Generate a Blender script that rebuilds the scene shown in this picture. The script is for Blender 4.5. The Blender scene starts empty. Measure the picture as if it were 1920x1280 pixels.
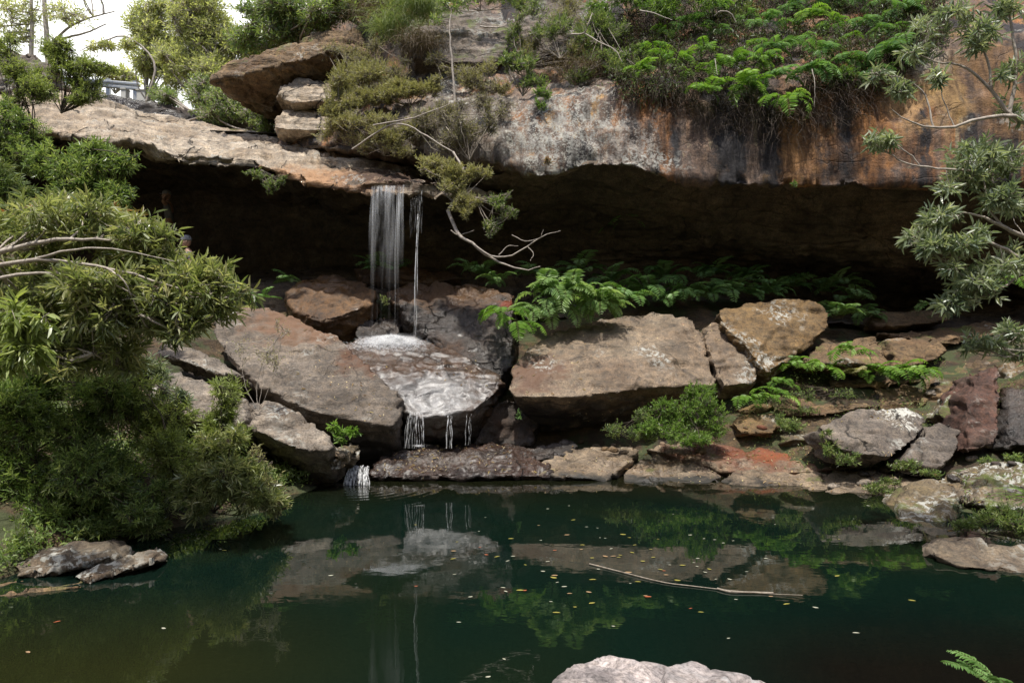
import bpy, bmesh, math, random
import numpy as np
from mathutils import Vector, Matrix
R = math.radians
C = bpy.context.scene.collection
rng = np.random.default_rng(11)
random.seed(5)
scene = bpy.context.scene

# ------------------------------------------------------------------ camera
FX = 1280.0; HCAM = 2.0
cam_d = bpy.data.cameras.new('camera'); cam = bpy.data.objects.new('camera', cam_d); C.objects.link(cam)
cam.location = (0, 0, HCAM); cam.rotation_euler = (R(90), 0, 0)
cam_d.sensor_width = 36; cam_d.lens = 36 * FX / 1920; cam_d.clip_start = .05; cam_d.clip_end = 600
scene.camera = cam

# ------------------------------------------------------------------ light
SUN_EL, SUN_AZ = 71.0, 196.0           # azimuth clockwise from +Y; the sun stands behind the camera to the left
world = bpy.data.worlds.new("World"); scene.world = world; world.use_nodes = True
wn = world.node_tree.nodes; wl = world.node_tree.links
sky = wn.new('ShaderNodeTexSky'); sky.sky_type = 'NISHITA'; sky.sun_disc = False
sky.sun_elevation = R(SUN_EL); sky.sun_rotation = R(SUN_AZ); sky.dust_density = 2.5; sky.air_density = 1.0; sky.ozone_density = 1.0
bg = wn['Background']; bg.inputs[1].default_value = .15
# bright white cloud low in the sky ahead, thinner overhead
wtc = wn.new('ShaderNodeTexCoord'); wsp = wn.new('ShaderNodeSeparateXYZ'); wl.new(wtc.outputs['Generated'], wsp.inputs[0])
wno = wn.new('ShaderNodeTexNoise'); wno.inputs['Scale'].default_value = 2.2; wno.inputs['Detail'].default_value = 6; wl.new(wtc.outputs['Generated'], wno.inputs['Vector'])
wad = wn.new('ShaderNodeMath'); wad.operation = 'MULTIPLY_ADD'; wl.new(wsp.outputs['Y'], wad.inputs[0]); wad.inputs[1].default_value = .7; wl.new(wno.outputs['Fac'], wad.inputs[2])
wmr = wn.new('ShaderNodeMapRange'); wmr.inputs[1].default_value = .55; wmr.inputs[2].default_value = .95; wl.new(wad.outputs[0], wmr.inputs[0])
wmx = wn.new('ShaderNodeMix'); wmx.data_type = 'RGBA'; wl.new(wmr.outputs[0], wmx.inputs[0]); wl.new(sky.outputs[0], wmx.inputs[6]); wmx.inputs[7].default_value = (9, 9, 8.8, 1)
wl.new(wmx.outputs[2], bg.inputs[0])
sd = bpy.data.lights.new('sun', 'SUN'); sun = bpy.data.objects.new('sun', sd); C.objects.link(sun)
sd.energy = 4.2; sd.angle = R(1.2); sd.color = (1, .96, .88)
sdir = Vector((math.sin(R(SUN_AZ)) * math.cos(R(SUN_EL)), math.cos(R(SUN_AZ)) * math.cos(R(SUN_EL)), math.sin(R(SUN_EL))))
sun.rotation_euler = sdir.to_track_quat('Z', 'Y').to_euler(); sun.location = sdir * 60
scene.view_settings.view_transform = 'Standard'; scene.view_settings.look = 'None'
scene.view_settings.exposure = .42; scene.view_settings.gamma = 1
scene.cycles.use_denoising = True
scene.cycles.max_bounces = 7; scene.cycles.transparent_max_bounces = 14
scene.cycles.diffuse_bounces = 3; scene.cycles.glossy_bounces = 3; scene.cycles.transmission_bounces = 4
scene.cycles.volume_bounces = 3
scene.cycles.sample_clamp_indirect = 6

# ------------------------------------------------------------------ helpers
def P(X, Y, d):                        # a point seen at pixel X, Y of the photograph, d metres ahead
    return np.array([(X - 960) / FX * d, d, HCAM - (Y - 640) / FX * d])

def hsh(ix, iy, iz):
    n = (ix * 73856093) ^ (iy * 19349663) ^ (iz * 83492791)
    n = (n ^ (n >> 13)) * 1274126177 & 0x7fffffff
    return ((n ^ (n >> 16)) & 0xffff) / 65535.0
def vnoise(p):
    i = np.floor(p).astype(np.int64); f = p - i; u = f * f * (3 - 2 * f)
    x, y, z = i[:, 0], i[:, 1], i[:, 2]; r = 0
    for a in (0, 1):
        wx = u[:, 0] if a else 1 - u[:, 0]
        for b in (0, 1):
            wy = u[:, 1] if b else 1 - u[:, 1]
            for c in (0, 1):
                wz = u[:, 2] if c else 1 - u[:, 2]
                r = r + wx * wy * wz * hsh(x + a, y + b, z + c)
    return r
def fbm(p, o=4, g=.5):
    s = 0; a = 1; t = 0
    for k in range(o):
        s = s + a * vnoise(p * 2 ** k + 17.3 * k); t += a; a *= g
    return s / t - .5

def tag(o, label=None, cat=None, group=None, kind=None):
    if label: o['label'] = label
    if cat: o['category'] = cat
    if group: o['group'] = group
    if kind: o['kind'] = kind
    return o
def empty(name, loc, label, cat, group=None):
    o = bpy.data.objects.new(name, None); C.objects.link(o); o.location = loc
    o.empty_display_size = .1
    return tag(o, label, cat, group)
def mesh(name, V, faces, mat, parent=None, smooth=True, rnd=None, origin=None):
    """faces: list of (m,k) int arrays, one per polygon size; V in world space."""
    V = np.asarray(V, dtype=np.float64)
    if origin is None:
        origin = np.array(parent.location) if parent is not None else np.array([(V[:, 0].min() + V[:, 0].max()) / 2, (V[:, 1].min() + V[:, 1].max()) / 2, V[:, 2].min()])
    if isinstance(faces, np.ndarray): faces = [faces]
    faces = [f for f in faces if len(f)]
    me = bpy.data.meshes.new(name)
    me.vertices.add(len(V)); me.vertices.foreach_set('co', (V - origin).ravel().astype(np.float32))
    nl = sum(f.size for f in faces); nf = sum(len(f) for f in faces)
    me.loops.add(nl); me.polygons.add(nf)
    me.loops.foreach_set('vertex_index', np.concatenate([f.ravel() for f in faces]).astype(np.int32))
    tot = np.concatenate([np.full(len(f), f.shape[1]) for f in faces])
    st = np.concatenate([[0], np.cumsum(tot)[:-1]])
    me.polygons.foreach_set('loop_start', st.astype(np.int32))
    me.polygons.foreach_set('use_smooth', np.full(nf, smooth))
    me.update(calc_edges=True)
    if rnd is not None:
        a = me.attributes.new('rnd', 'FLOAT', 'POINT'); a.data.foreach_set('value', np.asarray(rnd, dtype=np.float32))
    if mat: me.materials.append(mat)
    o = bpy.data.objects.new(name, me); C.objects.link(o)
    if parent is not None: o.parent = parent; o.location = Vector(origin) - parent.location
    else: o.location = origin
    return o

# ------------------------------------------------------------------ materials
class NT:
    def __init__(s, name):
        s.m = bpy.data.materials.new(name); s.m.use_nodes = True; s.t = s.m.node_tree
        s.b = s.t.nodes['Principled BSDF']; s.out = s.t.nodes['Material Output']
    def n(s, t, **kw):
        x = s.t.nodes.new('ShaderNode' + t)
        for k, v in kw.items():
            if k in x.inputs: s.set(x.inputs[k], v)
            else: setattr(x, k, v)
        return x
    def set(s, i, v):
        if isinstance(v, bpy.types.NodeSocket): s.t.links.new(v, i)
        elif isinstance(v, tuple) and len(v) == 3 and i.type == 'RGBA': i.default_value = (*v, 1)
        else: i.default_value = v
    def noise(s, vec, scale, detail=4, rough=.55, dist=0):
        x = s.n('TexNoise', Scale=scale, Detail=detail, Roughness=rough, Distortion=dist); s.set(x.inputs['Vector'], vec); return x.outputs['Fac']
    def mp(s, v, a, b, c=0., d=1.):
        x = s.n('MapRange'); x.inputs[1].default_value = a; x.inputs[2].default_value = b; x.inputs[3].default_value = c; x.inputs[4].default_value = d
        s.set(x.inputs[0], v); return x.outputs[0]
    def math(s, op, a, b=0.):
        x = s.n('Math', operation=op); s.set(x.inputs[0], a); s.set(x.inputs[1], b); return x.outputs[0]
    def mix(s, f, a, b, blend='MIX'):
        x = s.n('Mix', data_type='RGBA', blend_type=blend); s.set(x.inputs[0], f); s.set(x.inputs[6], a); s.set(x.inputs[7], b); return x.outputs[2]
    def scalev(s, vec, v):
        x = s.n('Mapping'); x.inputs['Scale'].default_value = v; s.set(x.inputs['Vector'], vec); return x.outputs[0]
    def ramp(s, f, stops):
        x = s.n('ValToRGB'); e = x.color_ramp.elements
        while len(e) < len(stops): e.new(.5)
        for k, (p_, c) in enumerate(stops): e[k].position = p_; e[k].color = (*c, 1)
        s.set(x.inputs[0], f); return x.outputs[0]

def rock_mat(name, cols, scale=.6, lichen=0., lich_col=(.52, .52, .47), moss=0., moss_col=(.06, .075, .015), wet=0., streak=None,
             rough=.85, bump=.6, stains_and_light=(), cracks=.25, strata=.4, speck=.3, tintnoise=1.0, litter=0., zones=()):
    t = NT(name); geo = t.n('NewGeometry'); pos = geo.outputs['Position']
    n1 = t.noise(pos, scale, 5, .6, .4)
    k = len(cols); col = t.ramp(n1, [(.3 + .4 * i / max(1, k - 1), c) for i, c in enumerate(cols)])
    sv = t.scalev(pos, (1, 1, 7.)); ns = t.noise(sv, 1.6, 5, .6, .6)
    col = t.mix(t.math('MULTIPLY', t.mp(ns, .35, .7), .45 * strata + .1), col, t.mix(1., col, (.45, .36, .28), 'MULTIPLY'))
    if streak:
        for (sc, lo, hi, c, off) in streak:
            m = t.n('Mapping'); m.inputs['Scale'].default_value = (1, 1, .07); m.inputs['Location'].default_value = (off, off, 0); t.set(m.inputs['Vector'], pos)
            col = t.mix(t.mp(t.noise(m.outputs[0], sc, 4, .55, .3), lo, hi), col, c)
    nf = t.noise(pos, 9., 6, .65); col = t.mix(1., col, t.ramp(nf, [(.3, (.42, .42, .42)), (.48, (.92, .92, .92)), (.7, (1.35, 1.3, 1.22))]), 'MULTIPLY')
    nm = t.noise(pos, 2.6, 3, .5); col = t.mix(1., col, t.ramp(nm, [(.3, (.58, .55, .52)), (.7, (1.2, 1.17, 1.14))]), 'MULTIPLY')
    if speck:
        ng = t.noise(pos, 42, 4, .75); col = t.mix(1., col, t.ramp(ng, [(.36, (1 - 1.5 * speck,) * 3), (.5, (1., 1., 1.)), (.64, (1 + 1.3 * speck,) * 3)]), 'MULTIPLY')
    for (c3, r, c, sx) in stains_and_light:  # coloured stains, plus painted sheen and deepened undercut shade
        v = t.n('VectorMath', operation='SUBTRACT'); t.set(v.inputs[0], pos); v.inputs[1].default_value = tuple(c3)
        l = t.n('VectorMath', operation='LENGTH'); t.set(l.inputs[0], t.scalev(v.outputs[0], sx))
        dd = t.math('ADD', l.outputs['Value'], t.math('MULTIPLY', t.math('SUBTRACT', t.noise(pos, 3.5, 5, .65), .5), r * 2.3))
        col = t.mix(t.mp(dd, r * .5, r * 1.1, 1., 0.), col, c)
    for (c3, r, sx, c) in zones:       # speckled zone: crusty lichen, and sheen painted on the wet stones
        v = t.n('VectorMath', operation='SUBTRACT'); t.set(v.inputs[0], pos); v.inputs[1].default_value = tuple(c3)
        l = t.n('VectorMath', operation='LENGTH'); t.set(l.inputs[0], t.scalev(v.outputs[0], sx))
        dd = t.math('ADD', l.outputs['Value'], t.math('MULTIPLY', t.math('SUBTRACT', t.noise(pos, 1.6, 5, .65), .5), r * 1.8))
        m_ = t.mp(dd, r * .4, r * 1.15, 1., 0.); sp_ = t.math('ADD', t.math('ADD', t.math('MULTIPLY', t.noise(pos, 26, 6, .75, .3), .6), t.math('MULTIPLY', t.noise(pos, 5, 4, .7, .3), .4)), t.math('MULTIPLY', m_, .08))
        col = t.mix(t.math('MULTIPLY', t.mp(sp_, .54, .61), t.mp(m_, 0, .4)), col, c)
    if streak:                         # fine vertical seepage lines over everything
        m = t.n('Mapping'); m.inputs['Scale'].default_value = (1, 1, .05); t.set(m.inputs['Vector'], pos)
        col = t.mix(1., col, t.ramp(t.noise(m.outputs[0], 7., 5, .65, .2), [(.34, (.38, .34, .32)), (.5, (.95, .92, .9)), (.66, (1.3, 1.25, 1.15))]), 'MULTIPLY')
    if moss:
        nz = t.n('SeparateXYZ'); t.set(nz.inputs[0], geo.outputs['Normal'])
        mm = t.math('MULTIPLY', t.mp(t.noise(pos, 1.7, 5, .7), .62 - .3 * moss, .72 - .3 * moss), t.mp(nz.outputs['Z'], -.2, .5))
        col = t.mix(t.math('MULTIPLY', mm, .9), col, t.mix(t.noise(pos, 14, 3), moss_col, tuple(1.8 * x for x in moss_col)))
    if lichen:
        big = t.mp(t.noise(pos, 1.1, 3, .6), .62 - .32 * lichen, .74 - .3 * lichen)
        sm = t.mp(t.noise(pos, 13, 5, .7, .3), .5, .56)
        lm = t.math('MULTIPLY', big, sm)
        col = t.mix(t.math('MULTIPLY', lm, .85), col, t.mix(t.noise(pos, 30, 2), lich_col, tuple(.6 * x for x in lich_col)))
    cr = None
    if cracks:
        vv = t.n('TexVoronoi', feature='DISTANCE_TO_EDGE', Scale=.55)
        wv = t.n('VectorMath', operation='ADD'); t.set(wv.inputs[0], t.scalev(pos, (1, 1, 1.7)))
        nv = t.n('TexNoise', Scale=1.5, Detail=5.); t.set(nv.inputs['Vector'], pos)
        sc2 = t.n('VectorMath', operation='SCALE'); t.set(sc2.inputs[0], nv.outputs['Color']); sc2.inputs['Scale'].default_value = .9
        t.set(wv.inputs[1], sc2.outputs[0]); t.set(vv.inputs['Vector'], wv.outputs[0])
        cr = t.mp(vv.outputs['Distance'], 0, .014)
        brk = t.mp(t.noise(pos, .9, 2), .5, .56)
        cr = t.math('MAXIMUM', cr, brk)
        col = t.mix(t.math('MULTIPLY', t.math('SUBTRACT', 1., cr), min(1, cracks * 2)), col, (.015, .012, .01))
    if litter:
        lv = t.n('TexVoronoi', Scale=11.); t.set(lv.inputs['Vector'], t.scalev(pos, (1, 1.7, .6)))
        lmask = t.math('MULTIPLY', t.mp(lv.outputs['Distance'], .1, .14, 1., 0.), t.mp(t.noise(pos, 1.3, 2), .6 - .2 * litter, .62 - .2 * litter))
        col = t.mix(lmask, col, t.ramp(t.noise(pos, 20, 1), [(.35, (.12, .05, .02)), (.5, (.45, .33, .17)), (.65, (.5, .42, .2))]))
    t.set(t.b.inputs['Base Color'], col)
    if wet:
        wm = t.mp(t.noise(pos, 1.2, 4, .6), .62 - .4 * wet, .7 - .35 * wet)
        if wet > 1: t.b.inputs['Coat Weight'].default_value = .4; t.b.inputs['Coat Roughness'].default_value = .4; t.b.inputs['Coat IOR'].default_value = 1.5
        rr = t.mp(wm, 0, 1, rough, .2); t.set(t.b.inputs['Roughness'], t.math('ADD', rr, t.mp(nf, .3, .7, -.06, .12)))
    else: t.set(t.b.inputs['Roughness'], t.mp(nf, .3, .7, rough - .08, min(1, rough + .08)))
    h = t.math('ADD', t.math('MULTIPLY', nf, .5), t.math('MULTIPLY', ns, strata))
    h = t.math('ADD', h, t.math('MULTIPLY', t.noise(pos, 34, 4, .7), .22)); h = t.math('ADD', h, t.math('MULTIPLY', n1, .6))
    if cr is not None: h = t.math('ADD', h, t.math('MULTIPLY', cr, cracks * .8))
    bp = t.n('Bump', Strength=bump, Distance=.09); t.set(bp.inputs['Height'], h); t.set(t.b.inputs['Normal'], bp.outputs[0])
    return t.m

def leaf_mat(name, cols, rough=.45, transl=.35, spec=.5):
    t = NT(name); a = t.n('Attribute', attribute_name='rnd')
    col = t.ramp(a.outputs['Fac'], [(i / max(1, len(cols) - 1), c) for i, c in enumerate(cols)])
    t.set(t.b.inputs['Base Color'], col); t.b.inputs['Roughness'].default_value = rough
    t.b.inputs['Specular IOR Level'].default_value = spec
    tr = t.n('BsdfTranslucent'); t.set(tr.inputs[0], t.mix(1., col, (1.35, 1.4, .7), 'MULTIPLY'))
    mx = t.n('MixShader'); mx.inputs[0].default_value = transl
    t.t.links.new(t.b.outputs[0], mx.inputs[1]); t.t.links.new(tr.outputs[0], mx.inputs[2]); t.t.links.new(mx.outputs[0], t.out.inputs[0])
    return t.m
def plain_mat(name, col, col2=None, rough=.7, scale=8., metal=0.):
    t = NT(name); tc = t.n('TexCoord'); f = t.noise(tc.outputs['Object'], scale, 5, .6)
    t.set(t.b.inputs['Base Color'], t.mix(t.mp(f, .35, .65), col, col2 or tuple(.6 * x for x in col)))
    t.b.inputs['Roughness'].default_value = rough; t.b.inputs['Metallic'].default_value = metal
    bp = t.n('Bump', Strength=.25, Distance=.02); t.set(bp.inputs['Height'], f); t.set(t.b.inputs['Normal'], bp.outputs[0])
    return t.m

# ------------------------------------------------------------------ rock building
def hull(pts, back, extra=()):
    W = [P(*p) for p in pts]
    bp = [w + np.array([0, back[0], back[1]]) for w in W]
    if len(back) > 2:                  # squeeze the hidden lower side sideways
        c = np.mean(bp, axis=0); bp = [c + (b - c) * np.array([back[2], 1, 1]) for b in bp]
    W = W + bp + [P(*p) for p in extra]
    bm = bmesh.new()
    for w in W: bm.verts.new(w)
    bmesh.ops.convex_hull(bm, input=bm.verts)
    bmesh.ops.delete(bm, geom=[v for v in bm.verts if not v.link_faces], context='VERTS')
    bm.normal_update()
    return bm
def rock(name, pts, mat, label, cat='boulder', back=(.8, -.8), extra=(), vox=.05, smooth=3, amp=.12, freq=.8, fine=.03, strata=.03, seed=0, group=None, kind=None, parent=None):
    bm = hull(pts, back, extra)
    me = bpy.data.meshes.new('tmp'); bm.to_mesh(me); bm.free()
    o = bpy.data.objects.new('tmp', me); C.objects.link(o)
    r = o.modifiers.new('r', 'REMESH'); r.mode = 'VOXEL'; r.voxel_size = vox
    s = o.modifiers.new('s', 'SMOOTH'); s.iterations = smooth; s.factor = .5
    dg = bpy.context.evaluated_depsgraph_get(); ev = o.evaluated_get(dg); m2 = ev.to_mesh()
    n = len(m2.vertices); V = np.zeros(n * 3); m2.vertices.foreach_get('co', V); V = V.reshape(-1, 3)
    N = np.zeros(n * 3); m2.vertex_normals.foreach_get('vector', N); N = N.reshape(-1, 3)
    nl = len(m2.loops); L = np.zeros(nl, dtype=np.int32); m2.loops.foreach_get('vertex_index', L)
    tot = np.zeros(len(m2.polygons), dtype=np.int32); m2.polygons.foreach_get('loop_total', tot)
    ev.to_mesh_clear(); bpy.data.objects.remove(o)
    faces = []; st = np.concatenate([[0], np.cumsum(tot)[:-1]])
    for k in (3, 4):
        q = st[tot == k]
        if len(q): faces.append(L[q[:, None] + np.arange(k)])
    V = V + N * rock_disp(V, amp, freq, fine, strata, seed)[:, None]
    ob = mesh(name, V, faces, mat, parent)
    if parent is None: tag(ob, label, cat, group, kind)
    elif label: tag(ob, label)
    return ob
def rock_disp(V, amp, freq, fine, strata, seed=0, flake=.035):
    q = V + seed * 7.7
    w = fbm(q * .9 + 40, 3) * 1.2
    d = amp * 2 * fbm(q * freq, 3) + fine * 2 * fbm(q * 5, 4)
    fk = fbm(q * np.array([1, 1, 1.6]) * 1.1 + 200, 4) * 7; ff = fk - np.floor(fk); fs_ = np.floor(fk) + np.clip((ff - .82) / .18, 0, 1)
    d += flake * (fs_ - fk) * 1.6 + flake * .5 * fs_
    rd = np.abs(fbm(q * freq * 1.7 + 90, 3)); d -= amp * .9 * np.exp(-(rd / .035) ** 2) * .5
    if strata:
        zz = (q[:, 2] + w * .35 + q[:, 0] * .06) * 5.5
        lay = hsh(np.floor(zz).astype(np.int64), np.zeros(len(q), np.int64), np.zeros(len(q), np.int64)); f = zz - np.floor(zz)
        lay2 = hsh(np.floor(zz).astype(np.int64) + 1, np.zeros(len(q), np.int64), np.zeros(len(q), np.int64))
        e = np.clip((f - .8) / .2, 0, 1); d += strata * 2 * ((lay * (1 - e) + lay2 * e) - .5)
        d -= strata * .8 * np.exp(-((f - .9) / .07) ** 2)
    return d

def loft(stations, nx, nr, mode='px'):
    """stations: [(X, [(Y, d), ...])] (or (z, d) when mode='z'); returns grid (nr, nx, 3)."""
    Xs = np.array([s[0] for s in stations], float); A = np.array([s[1] for s in stations], float)   # (S,K,2)
    K = A.shape[1]
    xs = np.linspace(Xs[0], Xs[-1], nx)
    B = np.stack([[np.interp(xs, Xs, A[:, k, c]) for c in (0, 1)] for k in range(K)])       # K,2,nx
    # rows spaced by mean real length
    if mode == 'px': Z = HCAM - (B[:, 0] - 640) / FX * B[:, 1]
    else: Z = B[:, 0]
    D = B[:, 1]
    seg = np.sqrt(np.diff(Z, axis=0) ** 2 + np.diff(D, axis=0) ** 2).mean(axis=1)
    u = np.concatenate([[0], np.cumsum(seg)]); uu = np.linspace(0, u[-1], nr)
    uu = np.unique(np.concatenate([uu, u])); nr = len(uu)
    G = np.zeros((nr, nx, 3))
    for j in range(nx):
        G[:, j, 1] = np.interp(uu, u, D[:, j]); G[:, j, 2] = np.interp(uu, u, Z[:, j])
    G[:, :, 0] = (xs - 960)[None] / FX * G[:, :, 1]
    def sm(a, it):
        for _ in range(it):
            a[1:-1] = a[1:-1] * .5 + (a[:-2] + a[2:]) * .25
        return a
    G = sm(G, 3); G = sm(G.transpose(1, 0, 2).copy(), 4).transpose(1, 0, 2)
    return G
def grid_faces(nr, nx):
    i = np.arange(nr - 1)[:, None] * nx + np.arange(nx - 1)[None]; i = i.ravel()
    return np.stack([i, i + nx, i + nx + 1, i + 1], 1)
def grid_normals(G):
    a = np.gradient(G, axis=0); b = np.gradient(G, axis=1); n = np.cross(a, b); n /= np.linalg.norm(n, axis=2, keepdims=True) + 1e-9
    return n
def sheet(name, G, mat, amp=.15, freq=.5, fine=.05, strata=.06, seed=3, kind='structure', flip=False, under=None, under_row=None):
    n = grid_normals(G); nr, nx = G.shape[:2]; V = G.reshape(-1, 3); n = n.reshape(-1, 3)
    if flip: n = -n
    V = V + n * rock_disp(V, amp, freq, fine, strata, seed)[:, None]
    F = grid_faces(nr, nx)
    if flip: F = F[:, ::-1]
    o = mesh(name, V, F, mat)
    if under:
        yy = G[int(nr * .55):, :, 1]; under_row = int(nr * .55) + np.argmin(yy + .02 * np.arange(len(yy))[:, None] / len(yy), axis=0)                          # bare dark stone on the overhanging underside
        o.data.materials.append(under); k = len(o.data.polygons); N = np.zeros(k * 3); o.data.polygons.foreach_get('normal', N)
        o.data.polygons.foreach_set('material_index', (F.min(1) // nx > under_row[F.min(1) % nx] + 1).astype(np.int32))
    return o, V.reshape(nr, nx, 3)
# ------------------------------------------------------------------ rock materials
GREY = (.26, .225, .20); TAN = (.42, .30, .19); BRN = (.20, .11, .06); ORG = (.48, .23, .085); DK = (.05, .038, .03); PALE = (.50, .42, .33)
M = {}
M['cliff'] = rock_mat('lichen_cliff_stone', [(.075, .05, .038), (.14, .10, .078), (.20, .15, .12), (.13, .07, .04)], .45, lichen=.1,
    streak=[(1.5, .52, .64, (.27, .125, .045), 3.), (2.1, .6, .66, (.30, .19, .08), 9.), (1.9, .5, .58, (.026, .022, .024), 31.), (4.2, .62, .67, (.26, .22, .15), 57.)], strata=.2, bump=.7, cracks=.2,
    stains_and_light=[((-1.2, 13, 5.9), 1.6, (.17, .145, .12), (1, .3, 1)), ((6.3, 12.5, 6.4), 1.1, (.24, .11, .035), (1.2, .3, .7)), ((5.0, 12.3, 5.4), .5, (.25, .13, .05), (1, .3, .4)),
            ((7.7, 12.5, 6.5), .5, (.27, .17, .07), (1, .3, .5)), ((8.6, 12.5, 6.6), .6, (.17, .095, .04), (1, .3, .5)), ((7.0, 12.5, 6.4), .4, (.30, .18, .08), (1, .3, .4)), ((7.3, 12.5, 7.3), .6, (.36, .33, .28), (1, .3, 1)),
            ((5.95, 12.5, 5.8), .22, (.03, .026, .026), (1, .3, .12)), ((7.05, 12.5, 5.2), .2, (.035, .03, .03), (1, .3, .3)), ((3.9, 12.5, 5.4), .35, (.024, .022, .024), (1, .3, .14)), ((4.6, 12.5, 5.4), .25, (.024, .02, .02), (1, .3, .12)), ((2.95, 12.5, 5.4), .12, (.03, .028, .03), (1, .3, .12))],
    zones=[((1.0, 12.5, 5.8), 1.15, (.8, .3, .8), (.29, .29, .265)), ((2.2, 12.5, 5.3), .55, (.8, .3, .8), (.26, .235, .21)), ((-1.3, 15, 8.1), 1.0, (.9, .3, 1), (.34, .34, .31))])
M['upper'] = rock_mat('upper_cliff_stone', [(.09, .07, .055), (.16, .135, .115), (.21, .18, .15)], .5, lichen=.35, lich_col=(.36, .36, .33), moss=.3, strata=.7)
M['slab'] = rock_mat('pale_slab_stone', [(.40, .35, .285), (.34, .28, .21), (.45, .40, .33), (.32, .235, .16)], .5, lichen=.1, strata=1., bump=.8, cracks=.6, speck=.25,
    stains_and_light=[((-3.4, 12.9, 4.9), .8, (.33, .19, .10), (.5, .6, 1)), ((-2.2, 13.4, 5.0), .95, (.065, .036, .022), (.8, .6, 1))])
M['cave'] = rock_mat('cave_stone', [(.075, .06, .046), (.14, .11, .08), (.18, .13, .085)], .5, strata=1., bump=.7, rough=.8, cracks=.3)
M['ground'] = rock_mat('mossy_bank_stone', [(.03, .02, .012), (.075, .05, .026), (.13, .09, .045)], .7, moss=.5, moss_col=(.03, .04, .012), strata=.9, bump=.8, cracks=.2, litter=.3)
M['soil'] = rock_mat('leafy_soil', [(.05, .035, .02), (.09, .06, .035), (.12, .09, .05)], .9, moss=.5, strata=.1, bump=.8, cracks=0, litter=.6)
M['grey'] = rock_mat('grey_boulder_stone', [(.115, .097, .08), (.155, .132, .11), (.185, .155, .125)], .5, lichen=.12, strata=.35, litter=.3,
    stains_and_light=[((-3.3, 12.0, 2.3), .75, (.15, .085, .05), (.5, .6, 1.2)), ((-2.35, 11.2, 1.7), .45, (.10, .05, .028), (.8, .7, 1)), ((-2.5, 10.3, .3), .42, (.03, .024, .02), (.3, .5, 1))])  # last one: dark stain low under the boulder, also deepening its shade
M['greylite'] = rock_mat('pale_grey_stone', [(.18, .158, .132), (.235, .205, .172), (.155, .125, .098)], .6, lichen=.3, strata=.4)
M['brown'] = rock_mat('brown_mound_stone', [(.06, .034, .018), (.125, .07, .032), (.18, .105, .05)], .6, wet=.35, strata=.3, rough=.7)
M['wet'] = rock_mat('wet_dark_stone', [(.03, .02, .016), (.06, .032, .02), (.05, .04, .034)], .9, wet=1.6, rough=.2, strata=.8, bump=1.2, cracks=.4, litter=.2, zones=[((-.9, 10.2, .35), .45, (.45, 1, 1), (.15, .13, .115))])  # pale zone: sky glints painted into the wet stone's colour
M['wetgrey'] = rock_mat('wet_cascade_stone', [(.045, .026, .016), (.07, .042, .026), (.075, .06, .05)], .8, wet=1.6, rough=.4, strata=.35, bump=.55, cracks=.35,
    stains_and_light=[((-1.25, 10.85, 1.1), .72, (.17, .16, .152), (.75, .7, 1.4)), ((-.7, 10.9, .35), .4, (.022, .018, .015), (.4, .6, 1))],  # first: sky sheen painted pale; second: wet stain deepening the undercut's shade
    zones=[((-1.25, 10.85, 1.05), .5, (.75, .7, 1.4), (.24, .235, .23))])  # speckled core of the painted sky sheen
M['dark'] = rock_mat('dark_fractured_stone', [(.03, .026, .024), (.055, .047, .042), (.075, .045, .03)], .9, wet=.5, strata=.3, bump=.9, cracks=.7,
    stains_and_light=[((-1.2, 13.2, 3.05), .9, (.10, .055, .027), (.4, .7, 1.8)), ((-.1, 12.8, 2.75), .2, (.15, .035, .015), (1, .8, 1.))])
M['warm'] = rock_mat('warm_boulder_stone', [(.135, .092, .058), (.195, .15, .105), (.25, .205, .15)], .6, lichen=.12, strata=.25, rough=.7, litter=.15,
    stains_and_light=[((.4, 11.2, 1.5), .55, (.11, .06, .035), (.9, .7, 1)), ((1.3, 11.1, .62), .48, (.028, .022, .018), (.26, .5, 1)), ((.3, 11.1, .7), .42, (.024, .02, .017), (.5, .5, 1)), ((3.12, 12.3, 2.45), .13, (.28, .08, .025), (1, .5, .7))])  # the two darkest: wet stain that also paints the undercut's shade
M['ochre'] = rock_mat('ochre_block_stone', [(.10, .068, .035), (.17, .11, .048), (.14, .10, .055)], .9, lichen=.22, strata=.3)
M['flat'] = rock_mat('flat_brown_slab_stone', [(.13, .08, .045), (.19, .13, .07), (.17, .125, .08)], .8, lichen=.1, moss=.2, strata=.9, bump=.8)
M['purple'] = rock_mat('grey_purple_slab_stone', [(.10, .085, .073), (.145, .125, .108), (.17, .145, .115)], .7, strata=.3, lichen=.08, cracks=.5,
    zones=[((5.75, 10.05, 1.05), .36, (.7, .5, 1.2), (.50, .49, .44))])
M['red'] = rock_mat('red_brown_stone', [(.035, .028, .024), (.10, .05, .036), (.07, .055, .045)], 1.0, lichen=.2, strata=.2)
M['tan'] = rock_mat('tan_shelf_stone', [(.19, .15, .105), (.25, .20, .145), (.15, .105, .07)], .9, strata=.7, wet=.35, litter=.4, moss=.1, bump=.8,
    stains_and_light=[((3.9, 10.5, .5), .62, (.13, .045, .022), (.42, .8, 1)), ((4.3, 10.3, .4), .3, (.20, .06, .022), (.35, 1, 1)), ((1.5, 9.65, .0), .13, (.03, .027, .022), (.05, .3, 1))])
M['mossrock'] = rock_mat('mossy_lichen_stone', [(.07, .055, .03), (.13, .10, .055), (.14, .11, .08)], 1.2, lichen=.6, moss=.35, strata=.15)
M['shore'] = rock_mat('lichen_shore_stone', [(.075, .052, .036), (.125, .10, .072), (.16, .14, .105)], 1.3, lichen=.5, lich_col=(.5, .5, .45), strata=.3)
M['fore'] = rock_mat('pale_lilac_stone', [(.22, .195, .20), (.29, .265, .265), (.21, .18, .175)], 2.2, lichen=.35, lich_col=(.42, .41, .41), strata=.1, bump=.5, cracks=0, speck=.35)
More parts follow.
